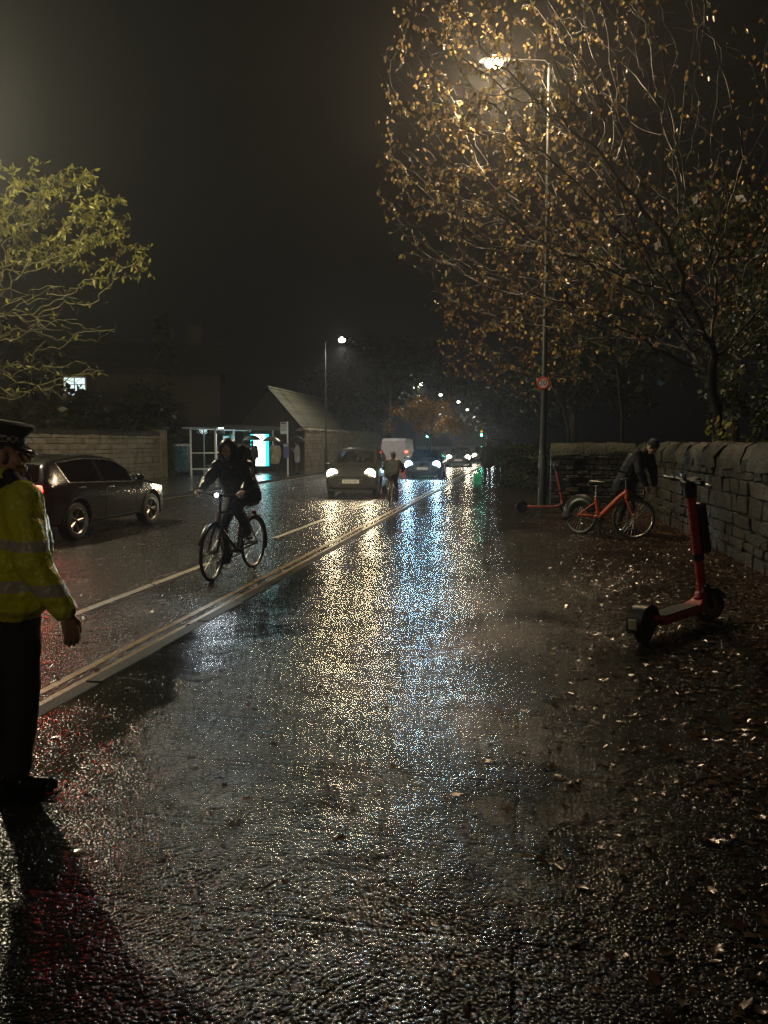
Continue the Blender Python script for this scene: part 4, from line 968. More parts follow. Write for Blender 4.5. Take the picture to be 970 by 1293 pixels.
# ------------------------------------------------------------------ electric scooters
def scooter(label, loc, rz, paint, roll=0., steer=0., group='hire scooters on the pavement'):
    t = thing('electric_scooter', label, 'scooter', loc, rz, group); t.rotation_euler = (roll, 0, rz)
    b = MB(); vs, fs = [], []
    prof = [(-.08,.105),(-.085,.135),(-.075,.165),(.075,.165),(.085,.135),(.08,.105)]
    secs = [(-.36,.7,.02),(-.28,1,.0),(.26,1,.0),(.36,.75,.02),(.44,.5,.05)]
    for x, w, dz in secs: vs += [(x, y*w, z + dz) for y, z in prof]
    for i in range(4): fs += [(i*6+q, i*6+(q+1) % 6, (i+1)*6+(q+1) % 6, (i+1)*6+q) for q in range(6)]
    fs += [tuple(range(6))[::-1], tuple(24+q for q in range(6))]; b.add(vs, fs); dk = b.build('deck', paint, t, 30, .008)
    b = MB(); b.box((-.02,0,.169), (.52,.145,.008)); b.build('grip_mat', M['rubber'], dk, 0, .002)
    for x, nm in ((-.47,'r'),(.53,'f')):
        b = MB(); b.lathe([(.0,-.03),(.062,-.03),(.07,-.02),(.07,.02),(.062,.03),(0,.03)], 20, Matrix.Translation((x,0,.125)) @ Matrix.Rotation(PI/2,4,'X'))
        for k in range(5):
            a = 2*PI*k/5; b.box((x + .075*math.cos(a), 0, .125 + .075*math.sin(a)), (.05,.035,.02), Matrix.Rotation(-a,3,'Y'))
        b.ring((x,0,.125), .092, .01, (0,1,0), 28, 6, squash=2.)
        w = b.build('wheel', M['steel'] if nm == 'f' else M['dark_metal'], t, 40)
        q = MB(); q.ring((x,0,.125), .102, .026, (0,1,0), 30, 10); q.build('tyre', M['rubber'], w, 180)
    # rear fork arms, fender and light
    b = MB(); 
    for s in (-1,1): b.tube([(-.33,s*.055,.14),(-.47,s*.055,.125)], .016, 6)
    b.build('rear_arm', M['black'], t, 60)
    b = MB(); vs, fs = [], []
    for i in range(15):
        a = R(20 + 175*i/14)
        for y, q in ((-.06,.118),(-.055,.145),(.055,.145),(.06,.118)): vs.append((-.47 + q*math.cos(a), y, .128 + q*math.sin(a)))
    for i in range(14): fs += [(i*4+q, i*4+q+1, (i+1)*4+q+1, (i+1)*4+q) for q in range(3)]
    b.add(vs, fs); o = b.build('fender', M['black'], t, 50); sm = o.modifiers.new('solid','SOLIDIFY'); sm.thickness = .006
    b = MB(); b.box((-.622,0,.155), (.012,.06,.07)); b.build('rear_reflector', mat('pale_reflector', (.35,.33,.25), .25), o, 0, .005)
    b = MB(); b.box((-.50,0,.012 + .0), (.03,.02,.02)); 
    # neck, stem, fork
    top = Vector((.30,0,1.08)); nk = Vector((.47,0,.24)); d = (top - nk)
    b = MB(); b.tube([(.4,0,.165),(.45,0,.2),nk,nk + d*.08], [.05,.052,.05,.042], 10); b.tube([nk + d*.08, nk + d*.30], .034, 10); b.build('neck', paint, t, 60)
    b = MB(); b.tube([nk + d*.30, nk + d*.36], .043, 12); b.build('clamp', M['black'], t, 60)
    b = MB(); b.tube([nk + d*.36, nk + d*.9], [.036,.033], 12); b.build('stem', paint, t, 60)
    b = MB(); bx = d.normalized(); ang = math.atan2(bx.x, bx.z); b.box(nk + d*.58 + Vector((.062,0,.015)), (.07,.095,.4), Matrix.Rotation(ang,3,'Y')); b.build('battery_pack', M['black'], t, 0, .02)
    b = MB()
    for s in (-1,1): b.tube([(.48,s*.05,.29),(.53,s*.055,.125)], [.02,.016], 8)
    b.tube([(.475,-.06,.285),(.475,.06,.285)], .024, 8); b.build('fork', M['black'], t, 60)
    b = MB(); vs, fs = [], []
    for i in range(12):
        a = R(25 + 110*i/11)
        for y, q in ((-.04,.132),(-.03,.145),(.03,.145),(.04,.132)): vs.append((.53 + q*math.cos(a), y, .125 + q*math.sin(a)))
    for i in range(11): fs += [(i*4+q, i*4+q+1, (i+1)*4+q+1, (i+1)*4+q) for q in range(3)]
    b.add(vs, fs); o = b.build('fender', M['black'], t, 50); sm = o.modifiers.new('solid','SOLIDIFY'); sm.thickness = .005
    b = MB(); b.tube([nk + d*.88, nk + d*1.0], [.045,.05], 12); b.box(top + Vector((.01,0,.015)), (.13,.10,.05), Matrix.Rotation(R(-15),3,'Y')); hh = b.build('display_head', M['black'], t, 40, .01)
    b = MB(); b.tube([top + Vector((-.05,-.26,.035)), top + Vector((-.02,-.12,.03)), top + Vector((.0,0,.02)), top + Vector((-.02,.12,.03)), top + Vector((-.05,.26,.035))], .014, 10); hb_ = b.build('handlebar', M['dark_metal'], t, 60)
    for s in (-1,1):
        b = MB(); b.tube([top + Vector((-.055,s*.265,.035)), top + Vector((-.03,s*.15,.031))], .019, 10); b.build('grip', M['leather'], hb_, 60)
        b = MB(); b.tube([top + Vector((-.005,s*.11,.03)), top + Vector((.035,s*.16,.02)), top + Vector((.02,s*.26,.015))], [.01,.008,.007], 6); b.build('brake_lever', M['steel'], hb_, 60)
    b = MB(); b.tube([top + Vector((-.02,.05,.04)), top + Vector((-.02,.05,.075))], [.022,.02], 10); b.build('bell', M['steel'], hb_, 60)
    b = MB(); b.tube([(.0,.06,.12),(-.05,.17,.005)], .012, 6); b.build('kickstand', M['black'], t, 60)
    b = MB(); b.tube([top + Vector((.03,.12,.03)), top + Vector((.10,.06,-.02)), top + Vector((.07,.01,-.14)), nk + d*.7 + Vector((.045,0,0))], .005, 6); b.build('cable', M['black'], t, 60)
    if steer:
        T = Matrix.Translation(nk) @ Matrix.Rotation(steer, 4, d.normalized()) @ Matrix.Translation(-nk)
        todo = [o for o in t.children if o.name.split('.')[0] in ('clamp','stem','battery_pack','fork','display_head','handlebar','cable') or (o.name.startswith(('wheel','fender')) and max(v.co.x for v in o.data.vertices) > .4)]
        for o in todo:
            for q in [o] + list(o.children): q.data.transform(T)
    return t
scooter('red hire scooter standing alone on the leaves in front of the right wall', (1.32,6.85,0), R(54), M['red_paint'], R(-4), R(-35)).scale = (1.17, 1.17, 1.17)
scooter('pinkish red hire scooter parked behind the base of the tall lamp post', (.47,18.35,0), R(5), M['pink_paint'], R(-5))

# ------------------------------------------------------------------ cars
def car(label, loc, rz, spec, paint, group=None, glass=None, cat='car', name='parked_car'):
    L, W, Hh = spec['L'], spec['W'], spec['H']; P = spec
    t = thing(name, label, cat, loc, rz, group)
    def f(key, x): a = P[key]; xs = [q[0] for q in a][::-1]; ys = [q[1] for q in a][::-1]; return float(np.interp(x, xs, ys))
    xs = list(np.linspace(-L/2, L/2, 84)); n0 = len(xs)
    def sm(key, x, e=.05): return (f(key, x-e) + 2*f(key, x) + f(key, x+e)) / 4
    def section(x):
        zt, zb, z0, w, wr = sm('top', x), sm('belt', x), sm('bot', x), sm('w', x, .04), sm('wr', x)
        zt = max(zt, zb + .012); g = zt - zb
        p = [(0,z0),(w*.5,z0),(w*.86,z0+.005),(w*.955,z0+.05),(w*.985,z0+.16*(zb-z0)+.05),(w,z0+.45*(zb-z0)),(w*1.0,z0+.68*(zb-z0)),(w*.985,zb-.05*min(1,g*4)-.01),(w*.955,zb)]
        g0, g1 = (w*.945, zb + g*.04), (wr + (w*.945-wr)*.13, zt - g*.17)
        p += [g0]
        for k in range(1,4): q = k/4; bow = .012*math.sin(PI*q)*min(1,g*3); p.append((g0[0]+(g1[0]-g0[0])*q + bow, g0[1]+(g1[1]-g0[1])*q))
        p += [g1, (wr*.985, zt-g*.07), (wr*.86, zt-g*.012 - .012), (wr*.6, zt-.006), (wr*.3, zt-.001), (0, zt)]
        return p
    NP = len(section(0)); glass_j = range(9, 13); top_j = range(15, NP-1)
    verts, faces, mi = [], [], []
    full = 2*NP - 2
    for x in xs:
        s = section(x); ring = [(x, y, z) for y, z in s] + [(x, -y, z) for y, z in s[-2:0:-1]]
        verts += ring
    def seg_of(j): return j if j < NP-1 else (full - 1 - j)
    ws, rw_, sw, bp_ = P['windscreen'], P.get('rear_window'), P['side'], P['pillars']
    for i in range(n0-1):
        xm = (xs[i]+xs[i+1])/2
        for j in range(full):
            k = seg_of(j); a = (i*full+j, i*full+(j+1) % full, (i+1)*full+(j+1) % full, (i+1)*full+j); m_ = 0
            if k in glass_j and sw[0] < xm < sw[1] and not any(abs(xm-q) < .05 for q in bp_) and sm('top', xm)-sm('belt', xm) > .13: m_ = 1
            elif k in top_j and ws[0] < xm < ws[1]: m_ = 1
            elif rw_ and k in top_j and rw_[0] < xm < rw_[1]: m_ = 1
            elif k in range(3, 9):
                for di, (d0, d1) in enumerate(P['doors']):
                    if d0 < xm < d1: m_ = 2 + di
            faces.append(a); mi.append(m_)
    faces.append(tuple(range(full))[::-1]); mi.append(0); faces.append(tuple((n0-1)*full + j for j in range(full))); mi.append(0)
    me = bpy.data.meshes.new('hull'); me.from_pydata(verts, [], faces); me.update()
    for _ in range(5): me.materials.append(paint)
    me.polygons.foreach_set('material_index', mi)
    ho = bpy.data.objects.new('tmp', me); COL.objects.link(ho); cut = []
    rwl = P['wheel_r']
    for wx in P['wheels']:
        c = MB(); c.lathe([(0,-W),(rwl+.055,-W),(rwl+.055,W),(0,W)], 36, Matrix.Translation((wx,0,rwl+.01)) @ Matrix.Rotation(PI/2,4,'X'))
        # only the outer quarter on each side
        for s in (-1,1):
            c = MB(); c.lathe([(0,-.14),(rwl+.055,-.14),(rwl+.055,.14),(0,.14)], 40, Matrix.Translation((wx,s*(W/2-.1),rwl+.01)) @ Matrix.Rotation(PI/2,4,'X'))
            co = bpy.data.objects.new('tmp', c.mesh()); COL.objects.link(co); cut.append(co)
            md = ho.modifiers.new('b','BOOLEAN'); md.object = co; md.operation = 'DIFFERENCE'; md.solver = 'EXACT'
    bpy.context.view_layer.update()
    me2 = bpy.data.meshes.new_from_object(ho.evaluated_get(bpy.context.evaluated_depsgraph_get()))
    for o in cut + [ho]: bpy.data.objects.remove(o)
    groups = {}
    for p in me2.polygons:
        k = p.material_index
        if k == 0 or k > 5: key = ('body',)
        elif k == 1:
            c = p.center; key = ('window', 'front' if (abs(p.normal.y) < .6 and c.x > 0) else 'rear' if abs(p.normal.y) < .6 else ('s', c.y > 0, sum(c.x > q for q in bp_)))
        else: key = ('door', k, p.center.y > 0)
        groups.setdefault(key, []).append(p)
    parts = {}
    for key, ps in groups.items():
        idx = {}; V, F = [], []
        for p in ps:
            ff = []
            for vi in p.vertices:
                if vi not in idx: idx[vi] = len(V); V.append(me2.vertices[vi].co[:])
                ff.append(idx[vi])
            F.append(ff)
        m3 = bpy.data.meshes.new(key[0]); m3.from_pydata(V, [], F); m3.update()
        parts[key] = link({'body':'body','window':'window','door':'door'}[key[0]], m3, (glass or M['glass_dark']) if key[0] == 'window' else paint, t, 35)
    def side_y(x, z):
        s = section(x); ys = [q[0] for q in s[2:13]]; zs = [q[1] for q in s[2:13]]; return float(np.interp(z, zs, ys))
    # door seams and handles
    for di, (d0, d1) in enumerate(P['doors']):
        for s in (-1,1):
            dr = parts.get(('door', 2+di, s > 0))
            b = MB()
            for xx in (d0, d1):
                b.tube([(xx, s*(side_y(xx,z)+.001), z) for z in np.linspace(P['sill'], sm('belt',xx)-.01, 7)], .005, 4)
            b.tube([(x, s*(side_y(x,P['sill'])+.001), P['sill']) for x in np.linspace(d0,d1,8)], .005, 4)
            b.build('door_seam', M['black'], dr, 0)
            hx = d0 + .16; hz = sm('belt',hx) - .09; b = MB(); b.tube([(hx-.09, s*(side_y(hx-.09,hz)-.004), hz),(hx-.06, s*(side_y(hx-.06,hz)+.028), hz+.005),(hx+.06, s*(side_y(hx+.06,hz)+.028), hz+.005),(hx+.09, s*(side_y(hx+.09,hz)-.004), hz)], .014, 8); b.build('handle', P.get('trim', M['steel']), dr, 60)
    # window trim, sill strip, arches
    for s in (-1,1):
        b = MB(); pts = [(x, s*(side_y(x, sm('belt',x))+.002), sm('belt',x)+.004) for x in np.linspace(sw[0], sw[1], 24)]
        if P.get('bright_trim'):
            def up(x): q = section(x)[13]; return (x, s*(q[0]+.006), q[1]+.004)
            pts += [up(x) for x in np.linspace(sw[1], sw[0]-.02, 24)]; pts.append(pts[0])
        b.tube(pts, .009, 5); b.build('window_trim', M['steel'] if P.get('bright_trim') else M['black'], t, 60)
    for wx in P['wheels']:
        for s in (-1,1):
            pts = []
            for a in np.linspace(R(-12), R(192), 19):
                x, z = wx + (rwl+.06)*math.cos(a), rwl+.01 + (rwl+.06)*math.sin(a); pts.append((x, s*(side_y(x, max(z, sm('bot',x)+.05))+.002), max(z, .16)))
            ar = MB(); ar.tube(pts, .018, 6); ar.build('wheel_arch', P.get('arch', M['black']), t, 60)
    for wx in P['wheels']:
        for s in (-1,1):
            c = (wx, s*(W/2 - .125), rwl); T = Matrix.Translation(c) @ Matrix.Rotation(-s*PI/2,4,'X')
            b = MB(); b.lathe([(0,.02),(.06,.03),(.07,.035),(rwl*.3,.02)], 18, T)
            rr = rwl*.69; b.lathe([(rr-.02,-.09),(rr+.005,-.09),(rr+.008,.095),(rr-.012,.1),(rr-.03,.085)], 30, T, False)
            for k in range(P.get('spokes', 5)):
                a = 2*PI*k/P.get('spokes', 5)
                for da in (-.13,.13):
                    p0 = T @ Vector((.05*math.cos(a), .05*math.sin(a), .05)); p1 = T @ Vector((rr*math.cos(a+da), rr*math.sin(a+da), .07)); b.tube([p0,p1], [.024,.017], 6)
            wo = b.build('wheel', P.get('rim', M['steel']), t, 40)
            q = MB(); q.lathe([(rr-.005,-.095),(rwl-.03,-.1),(rwl-.006,-.085),(rwl,-.06),(rwl,.06),(rwl-.006,.085),(rwl-.03,.1),(rr+.0,.1)], 36, T, False); q.build('tyre', M['rubber'], wo, 50)
            q = MB(); q.lathe([(0,-.02),(rr-.03,-.02),(rr-.03,-.01),(0,-.01)], 24, T); q.build('brake_disc', M['dark_metal'], wo, 0)
    # mirrors
    for s in (-1,1):
        mx_, mz = P['mirror']; y = side_y(mx_, mz-.02); b = MB(); b.ball((mx_, s*(y+.11), mz+.07), (.06,.1,.065)); b.tube([(mx_, s*(y-.02), mz),(mx_+.01, s*(y+.05), mz+.04)], .022, 6); b.build('mirror', paint, t, 180)
    # seats and dash
    for (x, y) in P.get('seats', ((-.15,.36),(-.15,-.36),(-1.0,.36),(-1.0,-.36))):
        b = MB(); b.box((x,y,.62), (.5,.48,.14)); b.box((x-.27,y,.93), (.12,.46,.55), Matrix.Rotation(R(-12),3,'Y')); b.box((x-.33,y,1.26), (.09,.26,.17), Matrix.Rotation(R(-10),3,'Y')); b.build('seat', M['black_cloth'], t, 0, .04)
    b = MB(); dx = P['windscreen'][1]-.35; b.box((dx,0,P['sill']+.5), (.35,W*.74,.12)); b.ring((dx-.3,-.36,P['sill']+.55), .17, .014, (.9,0,.4), 20, 6); b.build('dashboard', M['black'], t, 0, .03)
    # lamps
    xf, zh, yh = P['hl']; ex = P.get('front_x')
    hk = P['headlight']          # colour, lens strength, beam power
    for s in (-1,1):
        b = MB(); T = Matrix.Translation((xf,s*yh,zh)) @ Matrix.Rotation(PI/2,4,'Y'); b.ball((xf-.02,s*yh,zh), (.05,.15,.085)); h_ = b.build('headlight', M['grey_paint'] if not hk else M['steel'], t, 180)
        b = MB(); b.ball((xf+.03,s*yh,zh), (.03,P.get('lens_r',.07),P.get('lens_r',.07)), n=16); 
        if hk:
            b.build('lens', hk[0], h_, 180)
            light('beam', 'SPOT', hk[2], hk[1], t, (xf+.10,s*yh,zh), (0, R(-88.5), 0), .15, 95, 1.)
        else: b.build('lens', M['dark_metal'], h_, 180)
        b = MB(); b.ball((xf-.0, s*(yh-.02), zh-.28), (.03,.05,.05)); b.build('fog_lamp', M['steel'], t, 180)
        xr, zr, yr = P['tl']; b = MB(); b.box((xr, s*yr, zr), (.06,.2,.13)); b.build('tail_light', M['tail'] if P.get('tail_on') else M['sign_red'], t, 0, .03)
        if P.get('tail_on'): light('tail_glow', 'SPOT', P['tail_on'], (1,.04,.03), t, (xr-.08,s*yr,zr), (0,R(88),0), .06, 150, .6)
    gx, gz, gw, gh = P['grille']; b = MB(); b.box((gx,0,gz), (.05,gw,gh)); gr = b.build('grille', M['black'], t, 0, .03)
    b = MB()
    for k in range(3): b.box((gx+.028, 0, gz - gh*.3 + gh*.3*k), (.012,gw*.92,.012))
    b.build('grille_bar', M['steel'], gr, 0)
    px, pz = P['plate']; b = MB(); b.box((px,0,pz), (.012,.52,.112)); pl = b.build('number_plate', M['plate_white'], t, 0, .003)
    if P.get('reg'): text(P['reg'], .1, 'registration', M['ink'], pl, (px+.0075,0,pz), (PI/2,0,PI/2), .001, .95)
    px, pz = P['plate_r']; b = MB(); b.box((px,0,pz), (.012,.52,.112)); b.build('rear_plate', M['plate_yellow'], t, 0, .003)
    b = MB(); b.box((P['bot'][0][0]-.06,0,.24), (.1,W*.8,.05)); b.build('bumper_lip', M['black'], t, 0, .02)
    if P.get('aerial'):
        b = MB(); b.tube([P['aerial'], (P['aerial'][0]-.06,0,P['aerial'][2]+.05), (P['aerial'][0]-.16,0,P['aerial'][2]+.06)], [.03,.022,.006], 8); b.build('roof_aerial', M['black'], t, 60)
    return t
def hl(col, lens, power): return (emit_mat('headlamp_lens', col, lens), col, power)
SUV = dict(L=4.3,W=1.8,H=1.5, top=[(2.15,.66),(2.08,.80),(1.8,.92),(1.02,1.0),(.95,1.03),(.3,1.40),(-.05,1.47),(-.8,1.49),(-1.5,1.42),(-1.75,1.34),(-2.02,1.02),(-2.1,.9),(-2.15,.6)],
    belt=[(2.15,.6),(2.05,.74),(1.75,.84),(.95,.93),(-1.5,1.01),(-2.0,.97),(-2.12,.8),(-2.15,.55)], bot=[(2.15,.36),(1.95,.24),(-1.9,.27),(-2.15,.4)],
    w=[(2.15,.58),(2.08,.74),(1.85,.855),(1.3,.9),(-1.5,.9),(-1.95,.85),(-2.15,.7)], wr=[(2.15,.48),(1.0,.74),(.3,.64),(-.3,.6),(-1.5,.57),(-1.8,.6),(-2.02,.74),(-2.15,.6)],
    windscreen=(.31,.93), rear_window=(-2.0,-1.72), side=(-1.5,.62), pillars=(-.42,), doors=((-.4,.72),(-1.32,-.42)), wheels=(1.32,-1.3), wheel_r=.335, sill=.33, mirror=(.7,.96),
    hl=(2.02,.74,.62), headlight=None, tl=(-2.09,.93,.66), tail_on=12, grille=(2.13,.6,.9,.14), plate=(2.16,.46), plate_r=(-2.16,.72), bright_trim=True, aerial=(-1.25,0,1.455), spokes=5)
M['dark_paint'] = mat('dark_blue_grey_paint', (.007,.009,.012), .2, .2, noise=(3,.15), coat=1., drops=True)
M['silver_paint'] = mat('wet_silver_paint', (.045,.048,.05), .3, .5, noise=(3,.15), coat=1., drops=True)
M['grey_car'] = mat('wet_grey_paint', (.05,.053,.057), .28, .4, noise=(3,.15), coat=1., drops=True)
M['van_paint'] = mat('wet_van_paint', (.38,.37,.40), .4, 0, noise=(3,.15), coat=.6)
car('dark hatchback with alloy wheels and red tail lights driving away across the road', (-8.45,13.45,RZ), R(89), SUV, M['dark_paint'], name='car')
OLD = dict(SUV, L=3.95,W=1.68, H=1.56, top=[(1.97,.68),(1.9,.82),(1.6,.95),(1.05,1.04),(.98,1.08),(.42,1.47),(.1,1.54),(-.7,1.56),(-1.5,1.5),(-1.72,1.4),(-1.88,1.05),(-1.93,.9),(-1.97,.6)],
    belt=[(1.97,.62),(1.88,.74),(1.6,.86),(.95,.96),(-1.5,1.0),(-1.85,.96),(-1.95,.8),(-1.97,.55)], bot=[(1.97,.34),(1.8,.22),(-1.75,.25),(-1.97,.38)],
    w=[(1.97,.62),(1.9,.75),(1.7,.815),(1.2,.84),(-1.4,.84),(-1.8,.8),(-1.97,.68)], wr=[(1.97,.52),(1.0,.70),(.42,.62),(-.3,.59),(-1.5,.57),(-1.85,.66),(-1.97,.6)],
    windscreen=(.43,.97), rear_window=(-1.87,-1.7), side=(-1.5,.66), doors=((-.4,.74),(-1.2,-.42)), wheels=(1.24,-1.2), wheel_r=.3, mirror=(.76,.98), hl=(1.86,.74,.58), tl=(-1.91,.95,.62), tail_on=0,
    grille=(1.955,.53,.82,.2), plate=(1.995,.52), plate_r=(-1.98,.7), bright_trim=False, aerial=None, headlight=hl((1,.84,.54), 110, 80), reg='KU12 VAF', lens_r=.17)
car('small silver hatchback with yellow headlights and readable front plate coming towards us', (-5.3,24.85,RZ), R(-86), OLD, M['silver_paint'], glass=M['glass_clear'], name='car')
SAL = dict(OLD, L=4.4, W=1.8, H=1.42, top=[(2.2,.62),(2.1,.74),(1.8,.86),(1.0,.95),(.9,.98),(.2,1.36),(-.1,1.41),(-.8,1.42),(-1.4,1.32),(-2.0,1.0),(-2.15,.94),(-2.2,.6)],
    belt=[(2.2,.56),(2.1,.68),(1.8,.78),(.95,.88),(-1.5,.95),(-2.1,.9),(-2.2,.55)], bot=[(2.2,.34),(2.0,.22),(-2.0,.25),(-2.2,.38)],
    w=[(2.2,.66),(2.1,.8),(1.85,.87),(1.3,.9),(-1.5,.9),(-2.0,.85),(-2.2,.7)], wr=[(2.2,.5),(1.0,.74),(.2,.62),(-.3,.59),(-1.4,.57),(-2.0,.72),(-2.2,.6)],
    windscreen=(.22,.9), rear_window=(-1.98,-1.42), side=(-1.4,.58), doors=((-.4,.7),(-1.3,-.42)), wheels=(1.35,-1.35), wheel_r=.32, mirror=(.66,.9), hl=(2.08,.68,.66), tl=(-2.14,.86,.66), grille=(2.18,.5,.9,.26), plate=(2.215,.5), plate_r=(-2.21,.7),
    headlight=hl((.40,.73,1), 170, 140), reg=None, lens_r=.18)
car('grey saloon with dazzling blue white headlights behind the far cyclist', (-4.75,38.3,RZ), R(-88), SAL, M['grey_car'], glass=M['glass_dark'], name='car')
FAR = dict(SAL, headlight=hl((1,.86,.58), 150, 70))
fc = car('far car with warm headlights left of its pair down the road', (-4.6,57,RZ), R(-88), FAR, M['grey_car'], name='car', group='far oncoming cars')
c = copy_tree(fc); c.location = (-3.35,66,RZ); c['label'] = 'farthest oncoming car with warm headlights, right of its pair'
VAN = dict(SUV, L=5.2, W=1.95, H=2.05, top=[(2.6,.75),(2.5,.95),(2.2,1.08),(1.85,1.2),(1.8,1.24),(1.15,1.9),(.9,2.0),(0,2.05),(-2.3,2.04),(-2.52,1.98),(-2.6,1.85)],
    belt=[(2.6,.68),(2.45,.86),(1.8,1.08),(-2.5,1.18),(-2.6,1.1)], bot=[(2.6,.4),(2.4,.26),(-2.5,.3),(-2.6,.36)], w=[(2.6,.7),(2.5,.84),(2.2,.94),(1.6,.97),(-2.5,.97),(-2.6,.93)], wr=[(2.6,.6),(1.8,.85),(1.1,.8),(0,.82),(-2.5,.83),(-2.6,.8)],
    windscreen=(1.17,1.78), rear_window=None, side=(.55,1.5), pillars=(), doors=((.5,1.55),(-.8,.45)), wheels=(1.65,-1.5), wheel_r=.33, mirror=(1.5,1.15), hl=(2.46,.88,.72), headlight=None, tl=(-2.6,1.12,.86), tail_on=14, grille=(2.58,.66,.9,.16), plate=(2.61,.48), plate_r=(-2.61,.62), bright_trim=False, aerial=None, seats=((.75,.42),(.75,-.42)))
vn = car('pale van with red tail lights driving away behind the silver hatchback', (-8.6,54,RZ), R(90), VAN, M['van_paint'], cat='van', name='van')
VAN2 = dict(VAN, tail_on=0, headlight=hl((.85,.96,1), 60, 40))
VAN2['hl'] = (2.46,1.1,.72)
car('van with white headlights half hidden behind the dark hedge', (-1.75,62,0), R(-90), VAN2, M['grey_car'], cat='van', name='van')

# ------------------------------------------------------------------ bus shelter
SH = thing('bus_shelter', 'steel framed glass bus shelter with glowing advert panel across the road', 'bus shelter', (-14.77,35.67,0), R(78.6))
# local x along the shelter, local y towards the houses
LS, DS = 5.6, 1.5
M['shelter_steel'] = mat('painted_shelter_steel', (.75,.77,.77), .35, 0, noise=(6,.1))
for x in (0, 1.1, 2.2, 3.9, LS):
    b = MB(); b.box((x,DS,1.2), (.07,.07,2.4)); b.build('post', M['shelter_steel'], SH, 0, .008)
for x in (0, LS):
    b = MB(); b.box((x,.05,1.2), (.07,.07,2.4)); b.build('post', M['shelter_steel'], SH, 0, .008)
b = MB(); b.box((LS/2,.55,2.46), (LS+.7,2.5,.09)); b.box((LS/2,-.68,2.42), (LS+.7,.05,.2)); b.box((LS/2,DS+.28,2.42), (LS+.7,.05,.16)); b.build('roof', M['grey_paint'], SH, 0, .01)
b = MB()
for z in (.35, 1.15, 2.33): b.box((LS/2,DS,z), (LS,.045,.045))
for z in (.35, 1.15, 2.33): b.box((0,DS/2,z), (.045,DS,.045))
b.build('rail', M['shelter_steel'], SH, 0)
for x0, x1 in ((.05,1.05),(1.15,2.15),(2.25,3.85)):
    b = MB(); b.box(((x0+x1)/2,DS,1.35), (x1-x0-.03,.012,1.9)); b.build('glass_panel', M['glass_clear'], SH, 0)
b = MB(); b.box((0,DS/2,1.35), (.012,DS-.1,1.9)); b.build('glass_panel', M['glass_clear'], SH, 0)
b = MB(); b.box((2.2,DS-.35,.5), (2.6,.32,.05)); 
for x in (1.1,3.3): b.box((x,DS-.3,.25), (.05,.05,.5))
b.build('bench', M['shelter_steel'], SH, 0, .006)
b = MB(); b.box((3.0,DS-.06,1.5), (.62,.05,1.1)); tp = b.build('timetable', M['black'], SH, 0, .008)
b = MB(); b.box((3.0,DS-.09,1.5), (.54,.012,1.0)); b.build('timetable_sheet', mat('pale_blue_sheet', (.35,.45,.5), .4, noise=(3,.3), emit=((.45,.7,.8), .12)), tp, 0)
b = MB(); b.box((.9,.6,2.2), (1.3,.12,.2)); b.build('display_box', M['black'], SH, 0, .01)
# advert panel across the far end, lit on the side facing along the road
def advert_mat():
    m = bpy.data.materials.new('backlit_advert'); m.use_nodes = True; nt = m.node_tree; b = nt.nodes['Principled BSDF']
    tc = nt.nodes.new('ShaderNodeTexCoord'); sp = nt.nodes.new('ShaderNodeSeparateXYZ'); lk(nt, tc.outputs['Generated'], sp.inputs[0])
    rp = nt.nodes.new('ShaderNodeValToRGB'); e = rp.color_ramp.elements
    e[0].position = 0; e[0].color = (.0,.42,.45,1); e[1].position = 1; e[1].color = (0,.6,.62,1)
    for p, c in ((.16,(.02,.75,.78,1)),(.24,(.75,1,1,1)),(.78,(.85,1,1,1)),(.86,(.02,.75,.78,1))): q = e.new(p); q.color = c
    lk(nt, sp.outputs[1], rp.inputs['Fac']); lk(nt, rp.outputs['Color'], b.inputs['Emission Color']); b.inputs['Emission Strength'].default_value = 3.2; b.inputs['Base Color'].default_value = (.1,.2,.2,1)
    return m
b = MB(); b.box((LS-.12,.78,1.22), (.16,1.35,2.05)); ap = b.build('advert_case', M['dark_metal'], SH, 0, .02)
b = MB(); b.box((LS-.21,.78,1.25), (.02,1.15,1.75)); b.build('advert_screen', advert_mat(), ap, 0)
b = MB(); b.box((LS*.42,.6,2.395), (2.4,.1,.03)); b.build('added_fill_strip', emit_mat('fill_strip_emission', (.8,1,.97), 5), SH, 0)  # glowing strip added under the roof to brighten the shelter frame
light('strip_fill', 'POINT', 34, (.8,1,.97), SH, (LS*.42,.6,2.3), radius=.15)  # added fill light for the shelter posts and glass
# bus stop flag
t = thing('bus_stop_sign', 'tall bus stop pole with pale flag and blue timetable case beside the shelter', 'sign', (-12.0,38.4,0), R(70))
b = MB(); b.tube([(0,0,-.1),(0,0,2.75)], .04, 10); b.build('pole', M['white_paint'], t, 60)
M['flag'] = mat('bus_flag_pale_blue', (.45,.52,.62), .4, noise=(6,.1)); M['case_blue'] = mat('timetable_case_blue', (.12,.13,.33), .4, noise=(6,.15))
b = MB(); b.box((0,.24,2.42), (.04,.42,.62)); fl = b.build('flag', M['flag'], t, 0, .01)
b = MB(); b.box((-.022,.24,2.66), (.004,.3,.05)); b.build('flag_heading', M['ink'], fl, 0)
b = MB(); b.box((-.022,.24,2.3), (.004,.34,.03)); b.build('flag_line', M['case_blue'], fl, 0)
b = MB(); b.box((-.05,.06,1.25), (.05,.34,.75)); cs = b.build('timetable_case', M['case_blue'], t, 0, .01)
b = MB(); b.box((-.077,.06,1.52), (.004,.28,.12)); b.build('case_heading', M['flag'], cs, 0)

